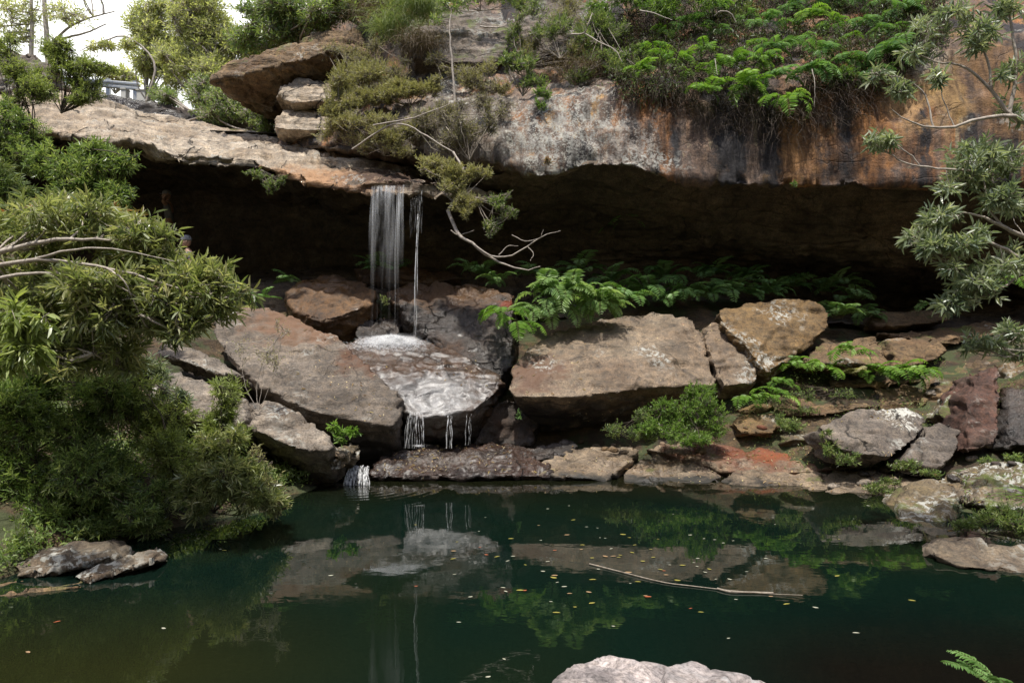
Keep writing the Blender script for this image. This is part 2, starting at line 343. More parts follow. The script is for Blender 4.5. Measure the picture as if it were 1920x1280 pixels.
M['bark'] = plain_mat('grey_bark', (.30, .26, .21), (.16, .13, .10), .8, 30.)
M['barkd'] = plain_mat('dark_bark', (.09, .07, .05), (.05, .04, .03), .85, 30.)
M['barkp'] = plain_mat('pale_bark', (.42, .37, .31), (.24, .20, .17), .75, 25.)

# ------------------------------------------------------------------ setting: cliff, slab, cave
# upper cliff: rows = hill top, slope, ledge back, ledge front (face top), face middle, lip
cl = [(520, [(-900, 34), (-300, 24), (120, 17.5), (245, 16.6), (262, 15.5), (275, 15.2), (290, 15.3), (300, 16.6), (310, 19)]),
      (600, [(-900, 34), (-300, 23), (110, 16.8), (205, 15.9), (240, 14.6), (262, 14.3), (280, 14.3), (292, 15.3), (320, 18)]),
      (700, [(-900, 33), (-300, 22), (90, 16.5), (180, 15.4), (205, 14.0), (245, 13.7), (290, 13.7), (306, 14.4), (335, 17)]),
      (800, [(-900, 33), (-300, 22), (60, 16.4), (165, 15), (190, 13.5), (245, 13.2), (300, 13.2), (318, 13.9), (345, 16)]),
      (880, [(-900, 32), (-300, 21), (60, 16.2), (160, 14.8), (185, 13.3), (250, 12.9), (306, 12.8), (326, 13.6), (352, 15.5)]),
      (940, [(-900, 32), (-300, 21), (60, 16), (155, 14.7), (182, 13.2), (250, 12.7), (308, 12.6), (335, 13.3), (360, 15)]),
      (1010, [(-900, 32), (-300, 21), (50, 16), (150, 14.6), (180, 13.1), (255, 12.5), (331, 12.3), (345, 13.2), (368, 15)]),
      (1050, [(-900, 32), (-300, 20.6), (50, 15.8), (146, 14.5), (176, 13), (255, 12.4), (328, 12.3), (348, 13.2), (370, 15)]),
      (1100, [(-900, 31), (-300, 20.3), (50, 15.5), (140, 14.3), (172, 12.9), (245, 12.4), (309, 12.3), (345, 13.2), (372, 15)]),
      (1170, [(-900, 31), (-300, 20), (40, 15.3), (120, 14), (160, 12.7), (240, 12.4), (310, 12.25), (350, 13.3), (376, 15)]),
      (1260, [(-900, 31), (-300, 20), (40, 15), (110, 13.8), (155, 12.6), (245, 12.4), (332, 12.2), (360, 13.2), (380, 15)]),
      (1400, [(-900, 31), (-300, 20), (30, 15), (100, 13.7), (150, 12.6), (250, 12.3), (346, 12.1), (366, 13.2), (385, 15)]),
      (1560, [(-900, 31), (-300, 20), (20, 15), (85, 13.6), (130, 12.5), (240, 12.2), (351, 12.0), (368, 13.1), (388, 15)]),
      (1700, [(-900, 31), (-300, 20), (10, 14.6), (60, 13.4), (95, 12.4), (230, 12.1), (346, 11.9), (366, 13), (390, 15)]),
      (1850, [(-900, 31), (-300, 20), (0, 14.3), (45, 13.2), (80, 12.3), (220, 12), (345, 11.8), (368, 13), (392, 15)]),
      (2100, [(-900, 31), (-300, 20), (-20, 14), (30, 13), (60, 12.2), (220, 11.8), (350, 11.6), (375, 13), (395, 15)]),
      (2700, [(-900, 31), (-300, 20), (-40, 13), (0, 12), (40, 11.2), (220, 10.8), (360, 10.6), (380, 12), (400, 14)])]
for X_, r_ in cl:                      # crisp lip: the underside rises behind it
    if X_ >= 1010: r_[5 + 1] = (r_[6][0] + 7, r_[6][1]); r_[7] = (r_[6][0] - 9, r_[6][1] + .7); r_[8] = (r_[6][0] + 2, 15)
G = loft(cl, 620, 260)
lipz = G[:, :, 2]
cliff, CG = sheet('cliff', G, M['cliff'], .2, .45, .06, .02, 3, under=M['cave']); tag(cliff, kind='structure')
cliff['label'] = 'lichen grey and orange streaked sandstone cliff overhanging the cave'

# sloping slab: back edge, front edge, underside
sl = [(-500, [(170, 22), (150, 17), (215, 13.8), (232, 13.9), (250, 15.5)]),
      (-150, [(170, 22), (150, 17), (225, 13.6), (245, 13.7), (262, 15.5)]),
      (100, [(190, 21), (172, 17), (240, 13.5), (262, 13.6), (275, 15.5)]),
      (200, [(205, 20.6), (190, 16.8), (252, 13.4), (272, 13.5), (285, 15.5)]),
      (265, [(225, 20.4), (210, 16.5), (262, 13.3), (284, 13.4), (292, 15.4)]),
      (290, [(230, 20.3), (214, 16.4), (272, 13.2), (308, 13.3), (300, 15.4)]),
      (335, [(236, 20), (222, 16.2), (290, 13.0), (306, 13.2), (304, 15.3)]),
      (400, [(250, 20), (236, 16), (300, 12.9), (309, 13.1), (306, 15.2)]),
      (480, [(262, 20), (247, 15.8), (305, 12.8), (316, 13.), (312, 15)]),
      (540, [(274, 19), (260, 15.5), (328, 12.6), (338, 12.8), (330, 14.8)]),
      (600, [(290, 19), (275, 15), (345, 12.4), (357, 12.6), (345, 14.4)]),
      (660, [(300, 18), (288, 14.6), (352, 12.2), (366, 12.4), (356, 14.2)]),
      (700, [(312, 17), (302, 14.3), (346, 12.1), (362, 12.3), (362, 14.2)]),
      (760, [(325, 17), (316, 14), (348, 12.1), (362, 12.3), (366, 14.2)]),
      (810, [(335, 17), (328, 14), (352, 12.2), (364, 12.4), (368, 14.2)]),
      (880, [(345, 16.5), (340, 14.2), (362, 12.8), (372, 13), (374, 14.2)]),
      (960, [(352, 16), (350, 14.4), (368, 13.6), (374, 13.8), (376, 14.4)])]
G = loft(sl, 420, 110)
slab, SG = sheet('rock_slab', G, M['slab'], .07, .6, .05, .08, 8); tag(slab, 'pale sloping sandstone slab the waterfall pours over', 'rock slab')
slab['kind'] = 'structure'

# cave: roof, wall, floor
cv = [(-500, [(6.1, 13.9), (6.3, 17), (6, 20), (3.9, 20.5), (3.7, 18), (3.0, 14.2), (2.6, 13)]),
      (0, [(6.0, 13.8), (6.3, 17), (6.1, 19.5), (3.9, 20), (3.7, 17.5), (3.2, 14.5), (2.4, 13)]),
      (270, [(5.8, 13.6), (6.3, 16), (6.1, 19), (3.9, 19.5), (3.7, 17), (3.4, 14.5), (2.3, 13.2)]),
      (400, [(5.4, 13.4), (6.2, 15.5), (5.9, 18.5), (3.8, 19), (3.6, 17), (3.4, 14.8), (2.3, 13.4)]),
      (560, [(5.1, 13), (5.8, 15), (5.5, 17.5), (3.9, 18), (3.5, 16), (3.4, 14.8), (2.3, 13.6)]),
      (680, [(4.8, 12.7), (5.3, 14.5), (5, 16.5), (3.9, 17), (3.5, 15.8), (3.3, 14.6), (2.4, 13.6)]),
      (800, [(4.75, 12.7), (5.0, 14.3), (4.7, 16), (3.8, 16.5), (3.4, 15.6), (3.2, 14.6), (2.5, 13.6)]),
      (940, [(4.9, 13.3), (4.9, 14.5), (4.6, 15.8), (3.8, 16), (3.3, 15.4), (3.1, 14.6), (2.5, 13.6)]),
      (1100, [(4.95, 13.2), (4.8, 14.3), (4.3, 15.3), (3.6, 15.4), (3.3, 15.2), (3.05, 14.6), (2.5, 13.6)]),
      (1300, [(4.8, 13.2), (4.5, 14.1), (4.2, 14.5), (3.9, 15.2), (3.4, 15.4), (3.0, 14.8), (2.4, 13.6)]),
      (1500, [(4.7, 13.1), (4.45, 13.9), (3.95, 14.0), (3.7, 14.7), (3.0, 16.2), (2.7, 15.2), (2.3, 13.6)]),
      (1700, [(4.7, 13), (4.4, 13.7), (3.95, 13.8), (3.65, 14.6), (2.9, 17), (2.6, 15.5), (2.3, 13.6)]),
      (1850, [(4.6, 13), (4.2, 13.5), (3.7, 13.7), (3.4, 14.4), (2.9, 16), (2.6, 15.5), (2.3, 13.6)]),
      (2200, [(4.5, 13), (4.2, 13.6), (3.9, 13.8), (3.4, 14), (3.0, 14.4), (2.8, 14), (2.4, 13.2)]),
      (2700, [(4.2, 11.9), (4.1, 12.2), (3.9, 12.4), (3.4, 12.6), (3.0, 13), (2.8, 12.6), (2.4, 12)])]
cv = [(X, [(r[0][0] + (.7 if X > 1000 else .35 if X > 900 else 0), r[0][1] - (.3 if X > 900 else 0))] + r[1:]) for X, r in cv]
G = loft(cv, 420, 150, 'z')
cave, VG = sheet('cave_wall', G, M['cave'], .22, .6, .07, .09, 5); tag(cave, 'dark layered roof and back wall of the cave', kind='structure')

# ------------------------------------------------------------------ ground (banks, pool bed) as one height sheet
gp = []
for (X, Y, d) in [(1030, 690, 12.9), (985, 660, 13.2), (1080, 660, 13.2), (720, 700, 12.8), (640, 690, 12.4), (960, 832, 11.5), (1050, 830, 11.7), (880, 835, 11.5), (760, 850, 11.2), (1000, 690, 12.7), (700, 575, 13.6), (900, 570, 13.5), (1100, 565, 13.6), (1300, 565, 13.6), (1500, 600, 13.6), (1700, 625, 13.8), (1900, 640, 14), (1100, 720, 12.2), (1300, 720, 12.2), (700, 700, 12), (800, 700, 12.2),
                  (1450, 720, 11.9), (1550, 708, 11.9), (1650, 708, 11.9), (1750, 690, 12), (1820, 668, 12), (1450, 765, 11.2), (1600, 745, 11.2), (1720, 735, 11.3), (1400, 815, 10.7), (1550, 805, 10.6), (1700, 790, 10.7), (1850, 700, 11.6), (1950, 690, 11),
                  (650, 850, 10.7), (700, 850, 10.7), (1000, 842, 10.8), (1200, 845, 10.7), (1300, 838, 10.6), (1450, 842, 10.3), (1560, 850, 10), (1700, 870, 9.6), (1850, 880, 9.2), (1950, 880, 9.2),
                  (1400, 886, 9.8), (1550, 906, 9.4), (1650, 925, 9.15), (1710, 945, 8.6), (1800, 930, 8.5), (1900, 985, 7.6), (1960, 990, 7.3), (1850, 1000, 7.1)]:
    q_ = P(X, Y, d)
    if Y >= 838 and X < 1720: q_[2] -= .3
    gp.append(q_)
edge = [(-4.6, 5.2), (-4.2, 5.9), (-3.7, 6.9), (-2.9, 8.0), (-2.75, 9.0), (-2.4, 9.9), (-1.5, 9.95), (0, 9.9), (1.5, 9.85), (2.6, 9.55), (3.6, 9.2), (4.6, 8.75), (4.75, 8.2), (4.9, 7.2), (4.95, 6.2), (4.8, 5.2), (4.6, 4.0), (3.0, 3.0)]
for (x, y) in edge: gp.append(np.array([x, y, -.05]))
for (x, y) in [(-2.9, 5.4), (-2.4, 6.8), (-1.6, 8.6), (0, 8.8), (1.5, 8.8), (3, 8.2), (3.2, 6.5), (3.1, 5), (2.2, 3.6), (0, 7), (1.5, 6.5), (-1.2, 6.8), (0, 5), (-1.5, 4.5), (1.5, 5), (-3.2, 3.5), (-3.5, 2.5)]: gp.append(np.array([x, y, -1.3]))
gp += [np.array(v, float) for v in [(-5.2, 6.6, .5), (-6, 5.5, .5), (-4.6, 8, .6), (-6, 8, 1.2), (-8, 8, 2.0), (-8, 6, 1.4), (-4.2, 9.6, .5), (-4.5, 11, 1.2), (-6.5, 11, 2.4), (-9, 11, 3.4), (-10, 13, 3.6), (-6, 13.2, 2.4), (-12, 9, 4.5), (-14, 12, 4),
      (-5.5, 3, .4), (-9, 2, 1.5), (6, 5.5, .3), (6.5, 7.4, .8), (8, 6, 1.6), (8, 10, 1.9), (9.5, 12, 2.3), (12, 9, 3.4), (5, 3, .7), (8, 2, 1.5), (0, 1.6, .1), (1.2, 2.6, -.3), (0, 2.8, -.5), (-2, 1.6, .1), (2, 1.4, .2), (0, 0, .35), (-3, -1, .6), (3, -1, .6), (0, -3, 1), (-8, -3, 2), (8, -3, 2), (18, 10, 5), (18, 0, 4), (-18, 10, 5.5), (-18, 0, 4), (0, -6, 2.2)]]
gp = np.array(gp)
def rbf_fit(xy, z):
    r = np.linalg.norm(xy[:, None] - xy[None], axis=2); A = r.copy(); n = len(xy)
    Pm = np.c_[np.ones(n), xy]; K = np.block([[A + np.eye(n) * 1e-3, Pm], [Pm.T, np.zeros((3, 3))]])
    return np.linalg.solve(K, np.r_[z, 0, 0, 0])
gw = rbf_fit(gp[:, :2], gp[:, 2])
def ground_z(x, y):
    q = np.stack([np.ravel(x), np.ravel(y)], 1); r = np.linalg.norm(q[:, None] - gp[None, :, :2], axis=2)
    return r @ gw[:-3] + gw[-3] + q @ gw[-2:]
def noisy(x, y, z):
    p_ = np.stack([x, y, z], 1); s = np.clip((z + .6) / .8, .25, 1)
    return z + s * (.3 * fbm(p_ * 1.3, 4) + .16 * fbm(p_ * 4.5, 4)) + .03
gx, gy = np.meshgrid(np.linspace(-14, 14, 420), np.linspace(-6, 14.2, 320))
gz = noisy(gx.ravel(), gy.ravel(), ground_z(gx, gy))
# layered steps on the bank
lay = np.clip(gz, .1, 9); st = np.floor(lay * 5) / 5 + .2 * np.clip((lay * 5 % 1 - .6) / .4, 0, 1); gz = np.where(gz > .1, gz * .55 + st * .45, gz)
g = mesh('ground', np.stack([gx.ravel(), gy.ravel(), gz], 1), grid_faces(*gx.shape)[:, ::-1], M['ground'])
tag(g, 'mossy brown rock bank round the pool', kind='structure')
def gz_at(x, y): return float(noisy(np.array([x]), np.array([y]), ground_z(np.array([x]), np.array([y])))[0])

# outer ground: hillside beyond and behind, out to the horizon
def hill_z(x, y):
    z = np.where(y > 15, 1.35 + .35 * np.minimum(y, 34) + np.maximum(0, y - 34) * .02, 0)
    return z
hx, hy = np.meshgrid(np.concatenate([np.linspace(-300, -40, 20), np.linspace(-36, 60, 120), np.linspace(70, 300, 18)]), np.concatenate([np.linspace(15.5, 45, 70), np.linspace(50, 400, 30)]))
hz_ = hill_z(hx.ravel(), hy.ravel()) - 1.2 * np.clip((hx.ravel() + 4) / 6, 0, 1) * 0
hz_ = hz_ + np.clip((hx.ravel() - 0) / 10, 0, 1) * 3.5 + .8 * fbm(np.stack([hx.ravel(), hy.ravel(), hz_], 1) * .3, 4)
hz_ = np.where(hx.ravel() < -16, hz_ + np.clip((-16 - hx.ravel()) / 20, 0, 1) * 5, hz_)
h1 = mesh('hillside', np.stack([hx.ravel(), hy.ravel(), hz_], 1), grid_faces(*hx.shape)[:, ::-1], M['soil']); tag(h1, 'leaf littered hillside above the cliff', kind='structure')
# unseen gully slopes beside and behind the camera, steepened to cut sky light
th = np.linspace(R(-28), R(208), 160); rr = np.linspace(0, 1, 46)
TH, RR = np.meshgrid(th, rr); rad = 11 + RR ** 1.6 * 260
BX = -np.cos(TH) * rad * 1.15; BY = -np.sin(TH) * rad * .75 + 2
BZ = 2.0 + 17 * (1 - np.exp(-(rad - 11) / 10)) + RR * 6
BZ = BZ + 1.2 * fbm(np.stack([BX.ravel(), BY.ravel(), BZ.ravel()], 1) * .25, 4).reshape(BZ.shape)
h2 = mesh('unseen_gully_slope', np.stack([BX.ravel(), BY.ravel(), BZ.ravel()], 1), grid_faces(*BX.shape), M['soil']); tag(h2, 'unseen gully slope behind the viewer, raised to block sky light', kind='structure')

# ------------------------------------------------------------------ pool water
t = NT('pool_water'); tc = t.n('NewGeometry'); pos = tc.outputs['Position']
nz_ = t.noise(pos, .35, 3, .5, .4)
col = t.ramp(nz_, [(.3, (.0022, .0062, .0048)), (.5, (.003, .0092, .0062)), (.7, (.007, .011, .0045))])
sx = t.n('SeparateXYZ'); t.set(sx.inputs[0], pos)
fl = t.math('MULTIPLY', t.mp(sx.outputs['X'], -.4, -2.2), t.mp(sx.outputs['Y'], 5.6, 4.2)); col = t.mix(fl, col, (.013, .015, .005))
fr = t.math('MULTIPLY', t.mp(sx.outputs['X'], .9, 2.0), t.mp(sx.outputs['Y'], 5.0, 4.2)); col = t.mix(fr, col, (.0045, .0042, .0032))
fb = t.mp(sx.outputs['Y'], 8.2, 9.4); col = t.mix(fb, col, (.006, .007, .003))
t.set(t.b.inputs['Base Color'], col); t.b.inputs['Roughness'].default_value = .015; t.b.inputs['IOR'].default_value = 1.58
b2 = t.n('Bump', Strength=.05, Distance=.02); 
vd = t.n('VectorMath', operation='DISTANCE'); t.set(vd.inputs[0], pos); vd.inputs[1].default_value = (-2.13, 9.5, 0)
ring = t.math('MULTIPLY', t.math('SINE', t.math('MULTIPLY', vd.outputs['Value'], 42.)), t.mp(vd.outputs['Value'], .1, 1.6, 1.2, 0.))
t.set(b2.inputs['Height'], t.math('ADD', t.noise(t.scalev(pos, (1, 1.6, 1)), 3.2, 3, .5), ring)); t.set(t.b.inputs['Normal'], b2.outputs[0])
wv = np.array([(-7, 1.0, 0), (6.8, 1.0, 0), (6.8, 10.6, 0), (-7, 10.6, 0)], float)
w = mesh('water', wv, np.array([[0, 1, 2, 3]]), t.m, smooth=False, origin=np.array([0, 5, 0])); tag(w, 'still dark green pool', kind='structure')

# ------------------------------------------------------------------ boulders
def rk(*a, **k): return rock(*a, **k)
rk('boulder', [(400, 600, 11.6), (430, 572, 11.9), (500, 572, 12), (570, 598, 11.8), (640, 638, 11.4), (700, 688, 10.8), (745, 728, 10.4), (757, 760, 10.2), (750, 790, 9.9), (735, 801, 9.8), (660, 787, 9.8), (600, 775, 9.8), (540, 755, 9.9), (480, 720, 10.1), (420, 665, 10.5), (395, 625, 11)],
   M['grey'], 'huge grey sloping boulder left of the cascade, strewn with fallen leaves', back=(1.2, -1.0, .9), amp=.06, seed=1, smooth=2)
rk('boulder', [(485, 745, 9.6), (530, 748, 9.6), (580, 778, 9.3), (626, 812, 9.1), (630, 832, 9.0), (612, 856, 8.9), (560, 845, 8.8), (500, 815, 8.9), (430, 790, 9), (420, 750, 9.4)],
   M['greylite'], 'pale speckled boulder with a pointed end jutting below the huge grey one', back=(.9, -.6, .85), amp=.05, seed=2, smooth=2)
rk('boulder', [(290, 640, 10.2), (340, 640, 10.3), (400, 660, 10.2), (465, 700, 9.8), (455, 712, 9.7), (400, 700, 9.6), (340, 672, 9.7), (290, 665, 9.8)],
   M['greylite'], 'thin pale rock layer poking out from under the leaning bush', 'rock', back=(.7, -.3), amp=.03, seed=3, smooth=2, vox=.04)
rk('boulder', [(280, 690, 9.6), (340, 690, 9.7), (430, 725, 9.5), (480, 760, 9.2), (440, 800, 8.9), (350, 780, 8.9), (280, 740, 9.1)],
   M['greylite'], 'pale mottled boulder half hidden by the ferny shrubs on the left bank', back=(.8, -.6), amp=.06, seed=4, smooth=2)
rk('boulder', [(608, 838, 9.3), (640, 828, 9.5), (665, 838, 9.4), (664, 862, 9.2), (642, 876, 9.1), (612, 881, 9.0)],
   M['mossrock'], 'small squared mossy rock at the water, left of the tiny fall', 'rock', back=(.6, -.12), amp=.03, seed=5, vox=.03, smooth=2)
rk('boulder', [(532, 545, 13.5), (560, 525, 13.7), (620, 515, 13.8), (680, 525, 13.6), (712, 540, 13.2), (700, 568, 12.9), (650, 588, 12.6), (600, 600, 12.4), (545, 580, 12.9)],
   M['brown'], 'rounded orange brown boulder behind the left side of the splash', back=(.7, -.9), amp=.08, seed=6)
rk('boulder', [(640, 648, 11.9), (690, 628, 12.3), (780, 630, 12.4), (860, 658, 11.9), (940, 703, 11.3), (948, 715, 11.1), (925, 742, 10.8), (890, 768, 10.5), (840, 776, 10.4), (785, 783, 10.4), (765, 775, 10.4), (740, 730, 10.7), (690, 690, 11.2)],
   M['wetgrey'], 'wet shining slab that the waterfall lands on', back=(.8, -.8, .9), amp=.04, fine=.014, seed=7, smooth=3, vox=.04)
rk('boulder', [(718, 548, 13.2), (760, 530, 13.4), (900, 530, 13.4), (965, 548, 13.1), (966, 590, 12.4), (745, 572, 12.6), (760, 600, 12.4), (820, 645, 12.1), (880, 692, 11.7), (935, 716, 11.4), (966, 640, 12.0), (960, 690, 11.6)],
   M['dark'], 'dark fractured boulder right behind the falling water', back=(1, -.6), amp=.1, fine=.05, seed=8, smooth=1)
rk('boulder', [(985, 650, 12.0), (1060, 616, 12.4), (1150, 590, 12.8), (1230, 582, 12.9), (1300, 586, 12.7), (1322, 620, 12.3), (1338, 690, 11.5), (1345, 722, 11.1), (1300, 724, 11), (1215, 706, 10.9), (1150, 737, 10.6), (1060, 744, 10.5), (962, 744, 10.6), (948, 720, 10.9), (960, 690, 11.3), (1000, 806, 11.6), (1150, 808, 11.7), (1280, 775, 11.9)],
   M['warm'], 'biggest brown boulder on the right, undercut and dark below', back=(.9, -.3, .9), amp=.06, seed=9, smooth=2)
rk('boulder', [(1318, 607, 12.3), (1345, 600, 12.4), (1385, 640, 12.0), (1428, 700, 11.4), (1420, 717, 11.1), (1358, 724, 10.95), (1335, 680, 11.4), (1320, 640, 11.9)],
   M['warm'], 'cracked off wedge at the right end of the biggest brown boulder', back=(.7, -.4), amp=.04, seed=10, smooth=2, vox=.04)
rk('boulder', [(1345, 577, 12.6), (1400, 565, 12.8), (1535, 563, 12.8), (1560, 585, 12.6), (1555, 615, 12.2), (1500, 665, 11.7), (1443, 699, 11.2), (1428, 690, 11.2), (1390, 635, 11.6), (1350, 605, 12)],
   M['ochre'], 'ochre block with white lichen patches leaning on the cracked wedge', back=(.7, -.4, .9), amp=.04, seed=11, smooth=2, vox=.04)
rk('boulder', [(1505, 682, 11.6), (1515, 655, 12), (1540, 640, 12.3), (1645, 632, 12.6), (1662, 650, 12), (1670, 665, 11.8), (1668, 687, 11.3), (1600, 683, 11.2)],
   M['flat'], 'flat brown slab just right of the ochre block', 'rock slab', back=(.7, -.2), amp=.03, seed=12, vox=.04, smooth=2)
rk('boulder', [(1660, 634, 12.6), (1750, 632, 12.6), (1776, 655, 12.2), (1765, 672, 11.8), (1720, 685, 11.4), (1685, 689, 11.3), (1676, 655, 11.8)],
   M['flat'], 'flat rounded brown slab above the bright ferns, second from the ochre block', 'rock slab', back=(.7, -.2), amp=.03, seed=13, vox=.04, smooth=2)
rk('boulder', [(1632, 590, 13.5), (1650, 580, 13.7), (1770, 578, 13.7), (1790, 600, 13.4), (1700, 612, 13.2), (1640, 612, 13.2)],
   M['flat'], 'small dim block at the mouth of the right hollow', 'rock', back=(.8, -.2), amp=.04, seed=14)
rk('boulder', [(1640, 622, 13), (1760, 615, 13), (1900, 595, 13.2), (1980, 588, 13.2), (1980, 610, 12.8), (1890, 620, 12.6), (1780, 645, 12.3), (1740, 640, 12.4)],
   M['flat'], 'long thin rock ledge rising to the right edge', 'rock ledge', back=(.9, -.25), amp=.05, strata=.04, seed=15)
rk('boulder', [(1535, 797, 9.6), (1600, 765, 10), (1700, 757, 10.2), (1735, 768, 10.1), (1748, 782, 10), (1720, 825, 9.5), (1668, 860, 9.2), (1580, 847, 9.2), (1545, 812, 9.4)],
   M['purple'], 'grey slab with white lichen, left half of the cracked pair', 'rock slab', back=(.6, -.25), amp=.03, seed=16, vox=.04, smooth=2)
rk('boulder', [(1758, 780, 10), (1790, 790, 9.9), (1806, 810, 9.7), (1797, 850, 9.4), (1765, 879, 9.1), (1688, 864, 9.2), (1728, 827, 9.5)],
   M['purple'], 'grey slab, right half of the cracked pair', 'rock slab', back=(.6, -.25), amp=.03, seed=17, vox=.04, smooth=2)
rk('boulder', [(1750, 775, 10.2), (1775, 740, 10.5), (1800, 712, 10.6), (1818, 730, 10.5), (1812, 800, 10)],
   M['mossrock'], 'lichen spotted wedge between the cracked grey slab and the red brown rock', 'rock', back=(.6, -.3), amp=.04, seed=18, vox=.04)
rk('boulder', [(1810, 740, 9.9), (1830, 695, 10.2), (1875, 682, 10.3), (1884, 700, 10.1), (1880, 800, 9.5), (1876, 838, 9.3), (1812, 848, 9.3), (1806, 800, 9.6)],
   M['red'], 'upright red brown rock with pink lichen at the right', back=(.7, -.2), amp=.04, seed=19, vox=.04)
rk('boulder', [(1890, 722, 10), (1960, 720, 10), (1990, 830, 9), (1886, 842, 9.2)],
   M['dark'], 'dark rock cut off by the right edge beside the red brown one', back=(.8, -.2), amp=.05, seed=20)
rk('boulder', [(1880, 672, 10.9), (1930, 660, 10.9), (1970, 665, 10.8), (1970, 725, 10.5), (1890, 712, 10.5)],
   M['ochre'], 'pale ochre rock on top of the dark one at the right edge', 'rock', back=(.7, -.2), amp=.05, seed=21)
rk('boulder', [(1678, 965, 7.9), (1683, 925, 8.2), (1700, 905, 8.4), (1750, 893, 8.5), (1812, 886, 8.4), (1818, 930, 8), (1800, 975, 7.6), (1760, 992, 7.35), (1690, 988, 7.5)],
   M['mossrock'], 'mossy boulder with white lichen standing in the water at the right', back=(.6, -.3), amp=.05, seed=22, vox=.035)
rk('boulder', [(1808, 905, 8.2), (1838, 872, 8.5), (1878, 860, 8.5), (1930, 866, 8.5), (1990, 900, 8), (1960, 965, 7.5), (1850, 950, 7.7), (1815, 940, 7.9)],
   M['mossrock'], 'rounded humped boulder behind the mossy one, beside the strappy leaves', back=(.8, -.3), amp=.06, seed=23, vox=.04, smooth=5)
rk('boulder', [(1738, 1018, 6.4), (1760, 1001, 6.6), (1800, 998, 6.6), (1850, 1003, 6.6), (1920, 1012, 6.6), (2000, 1025, 6.6), (2000, 1078, 5.8), (1900, 1074, 5.85), (1800, 1062, 5.98), (1745, 1035, 6.2)],
   M['shore'], 'lichen crusted low boulder with a red brown foot in the water, lower right', back=(.5, -.3), amp=.07, seed=24, vox=.03)
rk('boulder', [(1000, 1300, 2.9), (1060, 1242, 3.1), (1120, 1222, 3.3), (1170, 1226, 3.3), (1230, 1240, 3.2), (1300, 1241, 3.2), (1380, 1258, 3.1), (1470, 1292, 2.9), (980, 1360, 2.4), (1560, 1370, 2.4), (1250, 1500, 2)],
   M['fore'], 'pale lilac grey boulder in the near foreground', back=(.2, -.7), amp=.03, freq=2, fine=.012, strata=0, seed=25, vox=.015, smooth=6)
rk('boulder', [(22, 1045, 6.1), (60, 1035, 6.3), (190, 1010, 6.4), (203, 1018, 6.3), (203, 1045, 6.0), (150, 1058, 5.85), (60, 1080, 5.7), (26, 1080, 5.75)],
   M['shore'], 'dark lichen spotted rock lying at the foot of the left bushes', 'rock', back=(.4, -.15), amp=.03, freq=2, fine=.02, seed=26, vox=.025, smooth=2)
rk('boulder', [(130, 1082, 5.7), (190, 1055, 5.9), (275, 1030, 6.2), (290, 1036, 6.1), (289, 1052, 5.9), (220, 1070, 5.75), (150, 1094, 5.55)],
   M['shore'], 'narrow tongue of pale rock pointing into the pool at lower left', 'rock', back=(.25, -.08), amp=.03, freq=2, fine=.02, seed=27, vox=.02, smooth=2)
rk('boulder', [(-60, 1095, 5.6), (80, 1083, 5.75), (190, 1072, 5.85), (150, 1096, 5.5), (60, 1108, 5.4), (-60, 1125, 5.25)],
   M['flat'], 'flat brown rock awash at the lower left edge', 'rock slab', back=(.1, -.15), amp=.015, fine=.01, strata=0, seed=28, vox=.02)
rk('boulder', [(925, 755, 11.2), (985, 738, 11.4), (1012, 790, 11.35), (1000, 835, 11.15), (940, 838, 11.1), (885, 835, 11.1), (880, 790, 11.3)], M['dark'], 'dark rock added to fill the shaded gap between the shining slab and the biggest brown boulder', 'rock', back=(.6, -.3), amp=.08, fine=.05, seed=50, smooth=1)  # dark filler standing in for the shade of the gap
rk('boulder', [(660, 600, 12.9), (720, 585, 13.2), (760, 600, 13.1), (740, 640, 12.6), (670, 640, 12.6)], M['dark'], 'dark rock filling the shaded hollow just behind the splash', 'rock', back=(.6, -.5), amp=.08, fine=.05, seed=51, smooth=1)  # its dark colour stands in for the black recess here
for k, (pts, m_, lab) in enumerate([
  ([(1742, 705, 11.7), (1800, 682, 11.8), (1880, 674, 11.7), (1885, 722, 11), (1800, 752, 10.8), (1748, 742, 11)], 'flat', 'layered tan rock rising behind the upright red brown one'),
  ([(1440, 748, 11.3), (1520, 735, 11.5), (1600, 740, 11.3), (1645, 760, 10.9), (1540, 778, 10.7), (1450, 775, 10.9)], 'flat', 'mossy step of rock under the bright ferns'),
  ([(1455, 792, 10.9), (1540, 782, 10.9), (1562, 800, 10.6), (1542, 824, 10.35), (1468, 826, 10.4)], 'mossrock', 'dark mossy lump left of the cracked grey slab'),
  ([(1640, 732, 11.4), (1700, 718, 11.5), (1765, 738, 11.1), (1735, 762, 10.8), (1650, 765, 10.8)], 'flat', 'brown stone step just above the cracked grey slab'),
  ([(1385, 745, 11.5), (1430, 738, 11.6), (1452, 760, 11.2), (1420, 775, 11), (1380, 768, 11.2)], 'ochre', 'small brown stone under the cracked wedge'),
  ([(1560, 705, 11.8), (1640, 697, 12), (1740, 700, 11.9), (1745, 712, 11.6), (1650, 722, 11.3), (1560, 722, 11.4)], 'flat', 'thin stone layer half hidden by the bright ferns')]):
    rk('boulder', pts, M[m_], lab, 'rock', back=(.5, -.3), amp=.06, fine=.04, strata=.06, seed=60 + k, vox=.04, smooth=1)
